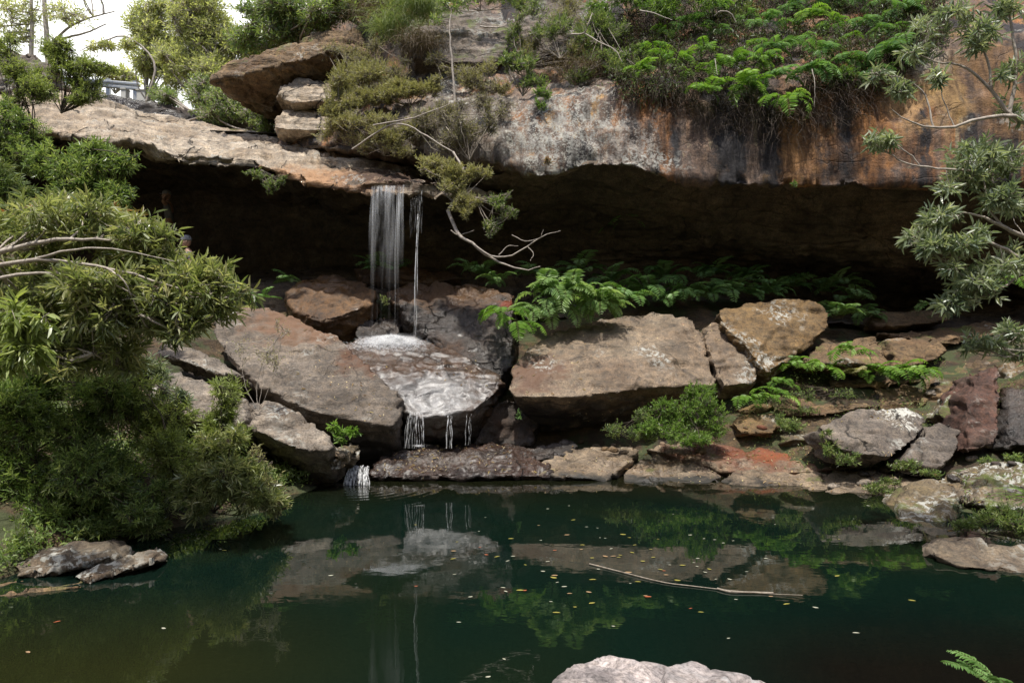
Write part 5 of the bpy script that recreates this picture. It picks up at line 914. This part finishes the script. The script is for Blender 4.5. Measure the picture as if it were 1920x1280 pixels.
# low growth covering the soil of both banks
def cover(label, cond, n, mat, seed, name='ground_cover', L=(.03, .08), k=9):
    g = np.random.default_rng(seed); x = g.uniform(-12, 10, n * 12); y = g.uniform(4.5, 12.5, n * 12); m_ = cond(x, y) & (fbm(np.stack([x, y, x * 0], 1) * 1.5, 3) > -.06); x, y = x[m_][:n], y[m_][:n]
    z = noisy(x, y, ground_z(x, y)); ok = z > .02; c = np.stack([x, y, z], 1)[ok]; m = len(c); u = unit(g.normal(size=(m, k, 3)) * np.array([1, 1, .5]) + np.array([0, 0, .7])); h = g.uniform(.0, .16, (m, k, 1))
    p_ = (c[:, None] + np.array([0, 0, 1.]) * h + g.normal(size=(m, k, 3)) * np.array([.05, .05, .0])).reshape(-1, 3); q = len(p_)
    V, F, Rr = scatter(p_, u.reshape(-1, 3), unit(g.normal(size=(q, 3)) * .5 + np.array([0, 0, 1])), g.uniform(*L, q), g.uniform(.25, .35, q) * L[1] * .8, np.clip(np.repeat(g.random(m), k) * .7 + g.random(q) * .3, 0, 1)); b_ = Bag(); b_.add(V, F, Rr)
    tag(b_.build(name, mat), label, 'ground cover', kind='stuff')
cover('low leafy ground cover under the left bank shrubs', lambda x, y: (x < -2.6) & (y < 9.6), 5200, M['l_mid'], 61)
cover('dense low herbs at the left edge behind the lichen spotted rock', lambda x, y: (x < -3.9) & (x > -7) & (y < 8), 3600, M['l_dark'], 64)
cover('small mossy herbs on the right bank', lambda x, y: (x > 3.6) & (y > 9.9) & (y < 12) & (x < 7.6), 900, M['l_dark'], 62, L=(.02, .045))
cover('low green growth between the right shore boulders', lambda x, y: (x > 4.9) & (y < 9), 1500, M['l_dark'], 63, L=(.03, .06))
blades('strap_plant', 'long green strap leaves arching in at the right edge over the rounded boulder', 'plant', (1945, 935, 7.2), 26, .45, .022, M['l_bright'], 171, az=(120, 260), el=(0, 60), bend=(20, 90), spread=(.05, .02))
fern('fine feathery green sprig at the bottom right corner', (1890, 1300, 2.8), 6, .2, M['l_fern'], 172, az=(110, 220), el=(20, 60), bend=(30, 70), pairs=16, name='plant')
# ------------------------------------------------------------------ waterfalls
def fall_mat(name, scale, dens, bright=.75):
    t = NT(name); tc = t.n('TexCoord'); v = t.scalev(tc.outputs['Object'], (scale, scale, .25))
    n1 = t.noise(v, 1, 4, .6); a = t.n('Attribute', attribute_name='rnd')
    al = t.math('MULTIPLY', t.mp(n1, .42, .68), t.math('MULTIPLY', a.outputs['Fac'], dens))
    t.b.inputs['Base Color'].default_value = (bright, bright, bright, 1); t.b.inputs['Roughness'].default_value = .35
    tl = t.n('BsdfTranslucent'); tl.inputs[0].default_value = (.8, .82, .84, 1); m1 = t.n('MixShader'); m1.inputs[0].default_value = .45
    t.t.links.new(t.b.outputs[0], m1.inputs[1]); t.t.links.new(tl.outputs[0], m1.inputs[2])
    tp = t.n('BsdfTransparent'); m2 = t.n('MixShader'); t.set(m2.inputs[0], al); t.t.links.new(tp.outputs[0], m2.inputs[1]); t.t.links.new(m1.outputs[0], m2.inputs[2]); t.t.links.new(m2.outputs[0], t.out.inputs[0])
    return t.m
M['fall'] = fall_mat('falling_water', 9., 1.0); M['fall2'] = fall_mat('falling_water_bright', 30., 1.6, .85)
def strands(bag, X0, X1, Yt, Yb, dt, db, n, w, g, fade=(1, .25), arc=.12, splay=0.):
    """vertical water threads: each a thin flattened tube falling along a slight arc"""
    for k in range(n):
        u = (k + g.random()) / n; X = X0 + (X1 - X0) * u; a = P(X, Yt + g.normal() * 1.5, dt); Xb = X + (u - .5) * splay + g.normal() * 1.2; b = P(Xb, Yb * 1., db); b[0] = a[0] + (Xb - X) * db / FX
        s = np.linspace(0, 1, 18); y = a[1] + (b[1] - a[1]) * s ** .6 - arc * s ** .5 * 1.0 + .0; z = a[2] + (b[2] - a[2]) * s; x = a[0] + (b[0] - a[0]) * s + .006 * np.sin(s * 9 + k)
        wv_ = w * g.uniform(.3, 1.4); q = np.stack([x, y, z], 1); V, F = tubes(q[None], (wv_ * (.6 + .4 * s) * .5)[None], 5)
        f = g.uniform(.3, 1) * (fade[0] + (fade[1] - fade[0]) * s); bag.add(V, F, np.repeat(f, 5))
g = np.random.default_rng(77)
b_ = Bag(); strands(b_, 694, 757, 350, 628, 12.05, 11.85, 9, .016, g, (.55, .03)); strands(b_, 700, 752, 350, 545, 12.05, 11.95, 16, .12, g, (.26, .0)); strands(b_, 697, 757, 350, 500, 12.05, 11.95, 22, .055, g, (.6, .0))
tag(b_.build('waterfall', M['fall'], None, True), 'broad thin curtain of falling water on the left of the lip', 'waterfall')
b_ = Bag(); strands(b_, 785, 795, 356, 440, 12.1, 12.0, 5, .013, g, (.5, .02)); strands(b_, 782, 787, 400, 632, 12.1, 11.8, 3, .022, g, (1.1, .6)); strands(b_, 770, 790, 372, 450, 12.1, 12.0, 7, .012, g, (.3, .0))
tag(b_.build('waterfall', M['fall2'], None, True), 'single narrow thread of falling water right of the broad curtain', 'waterfall')
b_ = Bag(); strands(b_, 765, 795, 772, 838, 10.35, 10.25, 12, .02, g, (.9, .3), splay=14); tag(b_.build('waterfall', M['fall2'], None, True), 'small fan of water below the left corner of the shining slab', 'waterfall')
b_ = Bag(); strands(b_, 838, 848, 778, 838, 10.38, 10.3, 4, .014, g, (1, .7)); tag(b_.build('waterfall', M['fall2'], None, True), 'thin short trickle under the middle of the shining slab', 'waterfall')
b_ = Bag(); strands(b_, 872, 884, 778, 832, 10.45, 10.35, 4, .010, g, (.7, .3)); tag(b_.build('waterfall', M['fall2'], None, True), 'faintest trickle under the right end of the shining slab', 'waterfall')
b_ = Bag(); strands(b_, 655, 692, 874, 914, 9.75, 9.55, 34, .026, g, (1.6, 1.3), arc=.05, splay=14); tag(b_.build('waterfall', M['fall2'], None, True), 'tiny white fall dropping into the pool at its left back corner', 'waterfall')
# foam / spray where the water lands
def foam(label, X, Y, d, rx, rz, ry, seed, n=2600, thr=1.6):
    g = np.random.default_rng(seed); c = P(X, Y, d); u = g.normal(size=(n, 3)); u[:, 2] = np.abs(u[:, 2]); r = np.abs(g.normal(size=n)) * .5
    u = unit(u) * r[:, None]; p_ = c + u * np.array([rx, ry, rz]); b_ = Bag(); ln = g.uniform(.015, .045, n) * (rx ** .5)
    dr = unit(u * np.array([1, 1, .4]) + g.normal(size=u.shape) * .15 + 1e-4); V, F, Rr = scatter(p_, dr, unit(g.normal(size=u.shape) * .6 + np.array([0, -.6, 1])), ln, ln * .6, np.clip(thr * 1.5 * (1 - r * .75), .05, 2.5) * g.uniform(.3, 1, n)); b_.add(V, F, Rr)
    o = b_.build('foam', M['foam']); tag(o, label, 'foam', kind='stuff'); return o
def foam_mat():
    t = NT('foam'); a = t.n('Attribute', attribute_name='rnd'); t.b.inputs['Base Color'].default_value = (.85, .86, .88, 1); t.b.inputs['Roughness'].default_value = .6
    tl = t.n('BsdfTranslucent'); tl.inputs[0].default_value = (.9, .9, .9, 1); m1 = t.n('MixShader'); m1.inputs[0].default_value = .5; t.t.links.new(t.b.outputs[0], m1.inputs[1]); t.t.links.new(tl.outputs[0], m1.inputs[2])
    tp = t.n('BsdfTransparent'); m2 = t.n('MixShader'); t.set(m2.inputs[0], t.math('MULTIPLY', a.outputs['Fac'], .5)); t.t.links.new(tp.outputs[0], m2.inputs[1]); t.t.links.new(m1.outputs[0], m2.inputs[2]); t.t.links.new(m2.outputs[0], t.out.inputs[0]); return t.m
M['foam'] = foam_mat()
def mist(label, X, Y, d, rx, ry, rz, dens):
    c = P(X, Y, d); bm = bmesh.new(); bmesh.ops.create_icosphere(bm, subdivisions=3, radius=1)
    me = bpy.data.meshes.new('spray'); bm.to_mesh(me); bm.free(); o = bpy.data.objects.new('spray', me); C.objects.link(o); o.location = c; o.scale = (rx, ry, rz)
    t = NT('spray_mist'); t.t.nodes.remove(t.b); v = t.n('VolumePrincipled'); v.inputs['Color'].default_value = (1, 1, 1, 1); v.inputs['Anisotropy'].default_value = 0
    tc = t.n('TexCoord'); l = t.n('VectorMath', operation='LENGTH'); nw = t.n('TexNoise', Scale=2.6, Detail=4.); t.set(nw.inputs['Vector'], tc.outputs['Object']); ns_ = t.n('VectorMath', operation='SCALE'); t.set(ns_.inputs[0], nw.outputs['Color']); ns_.inputs['Scale'].default_value = .7; na = t.n('VectorMath', operation='ADD'); t.set(na.inputs[0], ns_.outputs[0]); t.set(na.inputs[1], tc.outputs['Object']); nb = t.n('VectorMath', operation='SUBTRACT'); t.set(nb.inputs[0], na.outputs[0]); nb.inputs[1].default_value = (.35, .35, .35); t.set(l.inputs[0], nb.outputs[0]); fo = t.math('POWER', t.mp(l.outputs['Value'], 0, .78, 1, 0), 3.2)
    nn_ = t.mp(t.noise(t.scalev(tc.outputs['Object'], (1, 1, 1)), 2.2, 3, .6), .3, .7, .35, 1.3)
    t.set(v.inputs['Density'], t.math('MULTIPLY', t.math('MULTIPLY', fo, nn_), dens)); t.t.links.new(v.outputs[0], t.out.inputs['Volume']); me.materials.append(t.m)
    tag(o, label, 'spray', kind='stuff')
dgp = bpy.context.evaluated_depsgraph_get()
def on_rock(X, Y):
    o_ = Vector((0, 0, HCAM)); di = (Vector(P(X, Y, 10)) - o_).normalized()
    for _ in range(6):
        hit, loc, nor, idx, ob, mt_ = scene.ray_cast(dgp, o_, di)
        if not hit or ob.name.startswith('boulder'): break
        o_ = loc + di * .02
    return loc
L_ = on_rock(735, 650); mist('white spray where the waterfall hits the shining slab', 735, 650 - 9, L_.y + .12, .95, .42, .26, 42.)
mist('small puff of spray at the foot of the tiny fall in the pool', 672, 912, 9.5, .22, .16, .05, 60.)
# foam lying on the rock round the impact: dense in the middle, breaking up outwards and downstream
g = np.random.default_rng(5); fp = []; fr_ = []
for _ in range(7000):
    a_ = g.normal(); b__ = g.normal(); X = 732 + a_ * 34; Y = 642 + b__ * 6 + abs(a_) * 2
    if g.random() < .25: X = 760 + g.normal() * 55; Y = 655 + abs(g.normal()) * 26
    l = on_rock(X, Y)
    if l is None or l.y > 12.9: continue
    r_ = math.hypot((X - 732) / 62, (Y - 643) / 14); h_ = max(0, .12 * (1 - r_)) * g.random(); fp.append((l.x, l.y - .01, l.z + .01 + h_)); fr_.append(max(.06, 1.5 * math.exp(-r_ * r_ * .9)) * g.uniform(.4, 1))
fp = np.array(fp); k = len(fp); ln = g.uniform(.02, .06, k); dr = unit(g.normal(size=(k, 3)) * np.array([1.2, .4, .25])); V, F, Rr = scatter(fp, dr, unit(g.normal(size=(k, 3)) * .4 + np.array([0, -.5, 1])), ln, ln * .5, np.array(fr_)); b_ = Bag(); b_.add(V, F, Rr)
tag(b_.build('foam', M['foam']), 'white foam spreading over the rock round the foot of the waterfall', 'foam', kind='stuff')
foam('white foam ring of the tiny fall on the pool', 671, 914, 9.5, .17, .03, .14, 6, 700, 2.5)
foam('foam under the small fan of water', 785, 836, 10.2, .16, .03, .1, 7, 300, 1.6)

# ------------------------------------------------------------------ floating leaves
lp_ = {}
def leaf_mesh(k):
    g = np.random.default_rng(50 + k); s = np.linspace(0, 1, 7); w = np.sin(s * np.pi) ** .7 * (.16 + .05 * (k % 3)); bend = .1 * np.sin(s * 3 + k)
    V = []; 
    for i in range(7): V += [(s[i] - .5, bend[i] - w[i], .03 * s[i] ** 2 + .012), (s[i] - .5, bend[i], .0 + .02 * s[i] ** 2), (s[i] - .5, bend[i] + w[i], .03 * s[i] ** 2 + .012)]
    F = [(i * 3 + j, i * 3 + 3 + j, i * 3 + 4 + j, i * 3 + 1 + j) for i in range(6) for j in (0, 1)]
    return np.array(V), np.array(F)
FLM = [plain_mat('floating_yellow', (.28, .24, .045), (.2, .18, .04), .5), plain_mat('floating_tan', (.32, .22, .12), (.24, .14, .07), .5), plain_mat('floating_red', (.38, .09, .03), (.25, .07, .03), .5), plain_mat('floating_pale', (.38, .37, .3), (.28, .28, .2), .5)]
FLN = ['yellow leaf floating on the dark pool', 'tan leaf floating on the dark pool', 'red brown leaf floating on the dark pool', 'pale leaf floating on the dark pool']
g = np.random.default_rng(21); protos = {}
spots = [(1075, 975, 0), (1010, 985, 1), (1125, 1008, 3), (1092, 1022, 0), (958, 1010, 0), (850, 1033, 1), (850, 1048, 0), (900, 1026, 2), (912, 1040, 2), (932, 1044, 0), (962, 1043, 3), (985, 1059, 0), (952, 1052, 3), (1040, 1032, 2), (1090, 1030, 1), (1180, 1008, 0), (1135, 1009, 3), (1205, 1052, 0), (1160, 1045, 0), (1225, 1045, 0), (1245, 1070, 2), (1238, 1068, 0), (1280, 1060, 0), (1038, 1083, 0), (1045, 1092, 3), (1058, 1100, 3), (983, 1107, 2), (1068, 1113, 1), (1110, 1131, 0), (1078, 1138, 0), (1043, 1149, 0), (1033, 1128, 3), (780, 1099, 2), (852, 1077, 3), (948, 1109, 3), (1150, 1174, 3), (860, 1167, 3), (945, 1236, 3), (915, 1269, 3), (1295, 1141, 2), (1366, 1197, 3), (1529, 1139, 3), (1605, 1187, 3), (1710, 1126, 0), (1735, 1035, 0), (1752, 1046, 3), (1573, 1011, 0), (1453, 983, 3), (1320, 1010, 3), (1340, 1012, 3), (1356, 1018, 3), (1375, 1014, 3), (1307, 1062, 3), (1330, 1067, 0), (1400, 1072, 3), (1570, 1080, 0), (1445, 1118, 1), (1475, 1133, 0), (1380, 1124, 3), (1178, 1073, 1), (1196, 1091, 0), (1215, 1119, 2), (1270, 1088, 0), (1220, 1030, 0), (1185, 1036, 0), (1110, 1046, 0), (1119, 1060, 1), (779, 984, 0), (307, 1178, 3), (107, 1166, 2), (52, 1223, 1), (620, 1079, 3), (420, 1032, 0), (413, 1030, 3), (1628, 850 + 98, 3), (1700, 997, 3), (1342, 1086, 3), (1368, 1086, 3), (1120, 990, 3), (1027, 954, 3), (1067, 948, 3), (1262, 964, 3), (910, 970, 3), (898, 996, 3)]
for k in range(30): spots.append((int(g.normal(1150, 170)), int(np.clip(g.normal(1050, 45), 950, 1230)), int(g.choice([0, 0, 1, 3, 3]))))
for k, (X, Y, c) in enumerate(spots):
    d = 2560. / (Y - 640); p_ = P(X, Y, d); key = (c, k % 3)
    if key not in protos:
        V, F = leaf_mesh(k % 3); o = mesh('floating_leaf', V, F, FLM[c], smooth=True, origin=np.zeros(3)); protos[key] = o
    else:
        o = protos[key].copy(); C.objects.link(o)
    L = g.uniform(.03, .065) * (1 if c != 3 else .75); o.location = (p_[0], p_[1], .004); o.rotation_euler = (0, 0, g.uniform(-.6, .6)); o.scale = (L, L, L)
    tag(o, FLN[c], 'leaf', 'leaves floating on the pool')
b_ = Bag(); limb(b_, [np.array([*P(X, Y, 2560. / (Y - 640))[:2], .008]) for X, Y in [(1105, 1058), (1160, 1072), (1240, 1092), (1300, 1100), (1370, 1108), (1440, 1114), (1505, 1117)]], .006, .002, 24, 6)
limb(b_, [np.array([*P(X, Y, 2560. / (Y - 640))[:2], .01]) for X, Y in [(1345, 1105), (1370, 1111), (1410, 1112), (1450, 1113)]], .009, .006, 10, 6)
tag(b_.build('floating_stick', M['bark'], None, True), 'long thin straw coloured stick floating across the middle of the pool', 'stick')
# litter of dead leaves lying on the rocks
dgp = bpy.context.evaluated_depsgraph_get()
g = np.random.default_rng(9); Ps = []; 
def drop(X, Y):
    o_ = Vector((0, 0, HCAM)); di = (Vector(P(X, Y, 10)) - o_).normalized(); hit, loc, nor, idx, ob, mt_ = scene.ray_cast(dgp, o_, di)
    return (loc, nor, ob.name) if hit else None
for (X0, X1, Y0, Y1, n) in [(560, 740, 680, 790, 60), (700, 960, 835, 885, 150), (980, 1360, 835, 900, 70), (1350, 1700, 840, 925, 150), (960, 1100, 640, 745, 25), (560, 700, 590, 680, 35), (1440, 1750, 720, 800, 70), (620, 780, 310, 345, 50), (820, 960, 660, 730, 25), (1690, 1880, 880, 990, 20)]:
    for _ in range(n):
        r_ = drop(g.uniform(X0, X1), g.uniform(Y0, Y1))
        if r_ and r_[0].y < 14 and r_[1].z > .25 and not r_[2].startswith(('water', 'fall')): Ps.append((r_[0] + r_[1] * .006, r_[1]))
pp = np.array([p[0] for p in Ps]); nn_ = np.array([p[1] for p in Ps]); k = len(pp); tdir = np.cross(nn_, g.normal(size=(k, 3)))
V, F, Rr = scatter(pp, tdir, nn_, g.uniform(.03, .085, k), g.uniform(.008, .02, k), g.random(k)); b_ = Bag(); b_.add(V, F, Rr)
M['litter'] = lm('dead_leaf', [(.10, .04, .02), (.36, .25, .12), (.42, .36, .24), (.4, .3, .08)], .6, .1)
tag(b_.build('leaf_litter', M['litter']), 'scattered dead leaves and petals lying on the rocks', 'leaves', kind='stuff')

# loose small stones
g = np.random.default_rng(31); sp_ = []
for k in range(4):
    bm = bmesh.new(); bmesh.ops.create_icosphere(bm, subdivisions=3, radius=1); V = np.array([v.co[:] for v in bm.verts]); F = np.array([[v.index for v in f.verts] for f in bm.faces]); bm.free()
    V = V * (1 + .7 * fbm(V * 1.1 + 9 * k, 3)[:, None]) * (1, .8, .5); sp_.append(mesh('stone', V, F, M[('flat', 'dark', 'tan', 'greylite')[k]], origin=np.zeros(3)))
used = [0] * 4; SL = ('small brown loose stone lying on the bank', 'small dark loose stone lying on the bank', 'small tan loose stone lying on the bank', 'small pale loose stone lying on the bank')
for k in range(64):
    X0, X1, Y0, Y1 = [(1390, 1560, 730, 830), (1560, 1780, 700, 760), (960, 1360, 828, 850), (1560, 1700, 880, 920), (560, 640, 850, 890), (1780, 1900, 860, 900)][k % 6]
    r_ = drop(g.uniform(X0, X1), g.uniform(Y0, Y1))
    if not r_ or r_[1].z < .3 or r_[0].y > 13.5 or r_[2].startswith(('water', 'fern', 'fronds', 'foliage')): continue
    q = k % 4; o = sp_[q] if not used[q] else sp_[q].copy()
    if used[q]: C.objects.link(o)
    used[q] = 1; s_ = g.uniform(.03, .1); o.location = r_[0] + Vector((0, 0, s_ * .15)); o.scale = (s_, s_, s_); o.rotation_euler = (g.uniform(-.3, .3), g.uniform(-.3, .3), g.uniform(0, 6)); tag(o, SL[q], 'stone', 'loose stones on the bank')
# ------------------------------------------------------------------ road barrier beyond the slab
gm = plain_mat('galvanised_steel', (.42, .43, .44), (.33, .34, .36), .45, 4, .6); cm = plain_mat('pale_concrete', (.5, .49, .46), (.42, .4, .37), .85, 3)
A0 = P(60, 145, 30.); B0 = P(262, 163, 27.); e = empty('guardrail', P(180, 175, 28.5), 'grey steel road guardrail on posts against the white sky', 'guardrail')
bm = Bag(); prof = np.array([(0, .16), (.05, .12), (.05, .06), (0, .01), (0, -.01), (.05, -.06), (.05, -.12), (0, -.16)]); dirv = unit(B0 - A0); sv = np.array([dirv[1], -dirv[0], 0])
V = np.concatenate([[A + sv * (p[0] + t_) + np.array([0, 0, p[1]]) for p in prof] for A in (A0, B0) for t_ in (0,)]); F = np.array([(i, i + 1, i + 9, i + 8) for i in range(7)]); bm.add(V, F); bm.add(V - sv * .01, F[:, ::-1]); bm.build('rail', gm, e)
def boxmesh(c, sx, sy, sz):
    v = np.array([(x, y, z) for z in (0, 1) for y in (-.5, .5) for x in (-.5, .5)], float) * (sx, sy, sz) + c; f = np.array([(0, 2, 3, 1), (4, 5, 7, 6), (0, 1, 5, 4), (2, 6, 7, 3), (0, 4, 6, 2), (1, 3, 7, 5)]); return v, f
for k, u_ in enumerate((.2, .46, .72, .955)):
    c = A0 + (B0 - A0) * u_; V, F = boxmesh(c - np.array([0, -.09, .75]), .15, .12, .98); b_ = Bag(); b_.add(V, F); b_.build('post', gm, e)
for k, (X, Y0, Y1, wd, lab) in enumerate([(235, 192, 170, 9, 'white painted roadside post left of the concrete blocks'), (268, 195, 172, 16, 'pale concrete block beside the white post'), (282, 196, 176, 10, 'second concrete block, right of the wider one')]):
    a = P(X, Y0, 27); h_ = (Y0 - Y1) / FX * 27; V, F = boxmesh(a - np.array([0, 0, .2]), wd / FX * 27, .3, h_ + .2); b_ = Bag(); b_.add(V, F)
    V, F = boxmesh(a + np.array([0, 0, h_]), wd / FX * 27 * 1.15, .36, .05); b_.add(V, F)
    o = b_.build('concrete_block' if k else 'roadside_post', cm); tag(o, lab, 'block' if k else 'post')

# ------------------------------------------------------------------ people in the cave
sk = plain_mat('skin', (.45, .27, .19), (.40, .23, .16), .55, 5); hm = plain_mat('grey_cap_cloth', (.30, .30, .32), None, .85, 12); sh = plain_mat('grey_shirt_cloth', (.22, .22, .24), None, .9, 9); st_ = plain_mat('dark_trousers_cloth', (.05, .05, .06), None, .9, 9); eyem = plain_mat('eye_dark', (.02, .015, .015), None, .3)
def skinned(name, joints, edges, mat, parent, origin, root=0, lv=2):
    me = bpy.data.meshes.new(name); me.from_pydata([tuple(j[:3]) for j in joints], edges, []); o = bpy.data.objects.new(name, me); C.objects.link(o)
    md = o.modifiers.new('skin', 'SKIN'); md.use_smooth_shade = True
    for i, j in enumerate(joints): me.skin_vertices[0].data[i].radius = (j[3], j[4] if len(j) > 4 else j[3])
    for i in range(len(joints)): me.skin_vertices[0].data[i].use_root = i == root
    s2 = o.modifiers.new('sub', 'SUBSURF'); s2.levels = lv; s2.render_levels = lv
    dg_ = bpy.context.evaluated_depsgraph_get(); m2 = bpy.data.meshes.new_from_object(o.evaluated_get(dg_)); m2.materials.clear(); m2.materials.append(mat)
    bpy.data.objects.remove(o); o = bpy.data.objects.new(name, m2); C.objects.link(o); o.parent = parent; return o
def head_mesh(bm, c, f, s=1.):         # face towards unit vector f
    c = Vector(c); f = Vector(f).normalized(); sd_ = f.cross(Vector((0, 0, 1))).normalized(); up_ = sd_.cross(f)
    def blob(off, sc, seg=14):
        r = bmesh.ops.create_uvsphere(bm, u_segments=seg, v_segments=seg // 2 + 3, radius=1)
        for v in r['verts']:
            q = v.co; v.co = c + sd_ * (off[0] + q.x * sc[0]) * s + f * (off[1] + q.y * sc[1]) * s + up_ * (off[2] + q.z * sc[2]) * s
    blob((0, 0, 0), (.075, .095, .112), 22); blob((0, .03, -.06), (.052, .06, .055)); blob((0, .098, -.012), (.011, .018, .02)); blob((0, .088, -.055), (.024, .01, .006))
    for k in (-1, 1): blob((k * .076, 0, -.005), (.01, .018, .03), 8)
    return c, f, sd_, up_
def person(loc, face, label, arm_up, bend=0.):
    e = empty('person', loc, label, 'person'); hd = Vector(face).normalized(); sd_ = hd.cross(Vector((0, 0, 1)))
    def q(s_, f_, z_): v = sd_ * s_ + hd * f_; return (v.x, v.y, z_)
    J = [(*q(0, 0, .95), .13, .10), (*q(0, .01, 1.15), .13, .09), (*q(0, .02, 1.36), .15, .10), (*q(0, .03, 1.47), .06), (*q(0, .05, 1.55), .05),
         (*q(.18, .02, 1.40), .055), (*q(.24, .0, 1.14), .042), (*q(.25, .1, .90), .03),
         (*q(-.18, .02, 1.40), .055), (*q(-.24, 0, 1.14), .042), (*q(-.25, .1, .90), .03),
         (*q(.10, 0, .88), .09), (*q(.11, .02, .48), .06), (*q(.11, -.01, .10), .04), (*q(.11, .12, .04), .035),
         (*q(-.10, 0, .88), .09), (*q(-.11, .02, .48), .06), (*q(-.11, -.01, .10), .04), (*q(-.11, .12, .04), .035)]
    if arm_up: J[9] = (*q(-.42, .05, 1.43), .042); J[10] = (*q(-.16, .02, 1.62), .03)
    E = [(0, 1), (1, 2), (2, 3), (3, 4), (2, 5), (5, 6), (6, 7), (2, 8), (8, 9), (9, 10), (0, 11), (11, 12), (12, 13), (13, 14), (0, 15), (15, 16), (16, 17), (17, 18)]
    # hands: palm, four fingers and thumb
    for w_, pr in ((7, 6), (10, 9)):
        a = Vector(J[w_][:3]); d = (a - Vector(J[pr][:3])).normalized(); s3 = d.cross(hd).normalized(); pl = a + d * .06; J.append((*pl, .022, .032)); pi = len(J) - 1; E.append((w_, pi))
        for k, ln in enumerate((.07, .08, .075, .06)):
            r_ = pl + d * .03 + s3 * (k - 1.5) * .02; J.append((*r_, .009)); E.append((pi, len(J) - 1)); J.append((*(r_ + d * ln * .6 + hd * .01), .008)); E.append((len(J) - 2, len(J) - 1)); J.append((*(r_ + d * ln + hd * .03), .007)); E.append((len(J) - 2, len(J) - 1))
        r_ = a + d * .03 - s3 * .03; J.append((*r_, .011)); E.append((w_, len(J) - 1)); J.append((*(r_ + d * .03 - s3 * .025), .009)); E.append((len(J) - 2, len(J) - 1))
    if bend:                           # lean forward
        for i in range(len(J)):
            if J[i][2] > .95:
                h = J[i][2] - .95; v = Vector(J[i][:3]) + hd * h * math.sin(bend); J[i] = (v.x, v.y, .95 + h * math.cos(bend), *J[i][3:])
    body = skinned('body', J, E, sk, e, loc)
    bm = bmesh.new(); bm.from_mesh(body.data); hc = Vector(J[4][:3]) + Vector((0, 0, .11)) + hd * .02; c, f, s_, u = head_mesh(bm, hc, face); bm.to_mesh(body.data); bm.free()
    for p_ in body.data.polygons: p_.use_smooth = True
    T = [(*J[i][:3], J[i][3] * k, (J[i][4] if len(J[i]) > 4 else J[i][3]) * k) for i, k in ((0, 1.12), (1, 1.15), (2, 1.13))] + [(*Vector(J[5][:3]), .065), (*((Vector(J[5][:3]) + Vector(J[6][:3])) / 2), .06), (*Vector(J[8][:3]), .065), (*((Vector(J[8][:3]) + Vector(J[9][:3])) / 2), .06)]
    skinned('shirt', T, [(0, 1), (1, 2), (2, 3), (3, 4), (2, 5), (5, 6)], sh, e, loc)
    T = [(*q(0, 0, .97), .14, .11), (*q(.10, 0, .86), .1), (*q(.11, .02, .48), .075), (*q(.11, 0, .14), .055), (*q(-.10, 0, .86), .1), (*q(-.11, .02, .48), .075), (*q(-.11, 0, .14), .055)]
    skinned('trousers', T, [(0, 1), (1, 2), (2, 3), (0, 4), (4, 5), (5, 6)], st_, e, loc)
    bm = bmesh.new()
    r_ = bmesh.ops.create_uvsphere(bm, u_segments=20, v_segments=12, radius=1)
    for v in r_['verts']:
        z = max(v.co.z, -.1); v.co = c + s_ * v.co.x * .088 + f * (v.co.y * .108 - .005) + u * (z * .105 + .035)
    br_ = bmesh.ops.create_circle(bm, cap_ends=True, segments=16, radius=1)
    for v in br_['verts']: v.co = c + s_ * v.co.x * .07 + f * (v.co.y * .06 + .11) + u * (.035)
    me = bpy.data.meshes.new('cap'); bm.to_mesh(me); bm.free(); me.materials.append(hm); o = bpy.data.objects.new('cap', me); C.objects.link(o); o.parent = e
    for p_ in me.polygons: p_.use_smooth = True
    bm = bmesh.new()
    for k in (-1, 1):
        r_ = bmesh.ops.create_uvsphere(bm, u_segments=8, v_segments=6, radius=.009)
        for v in r_['verts']: v.co += c + s_ * k * .03 + f * .09 + u * .01
    me = bpy.data.meshes.new('eyes'); bm.to_mesh(me); bm.free(); me.materials.append(eyem); o = bpy.data.objects.new('eyes', me); C.objects.link(o); o.parent = e
    return e
p1 = P(318, 362, 16.4); person(Vector((p1[0], 16.4, p1[2] - 1.72)), (-1, -.25, 0), 'person in a grey cap deep in the dark cave, one hand raised to the head', True)
p2 = P(356, 448, 13.9); person(Vector((p2[0], 13.9, p2[2] - 1.72)), (-1, -.6, 0), 'person with a grey cap, only the head showing above the leaning bush', False)
# rock floor the two stand on
rock('cave_ledge', [], M['cave'], 'x') if False else None
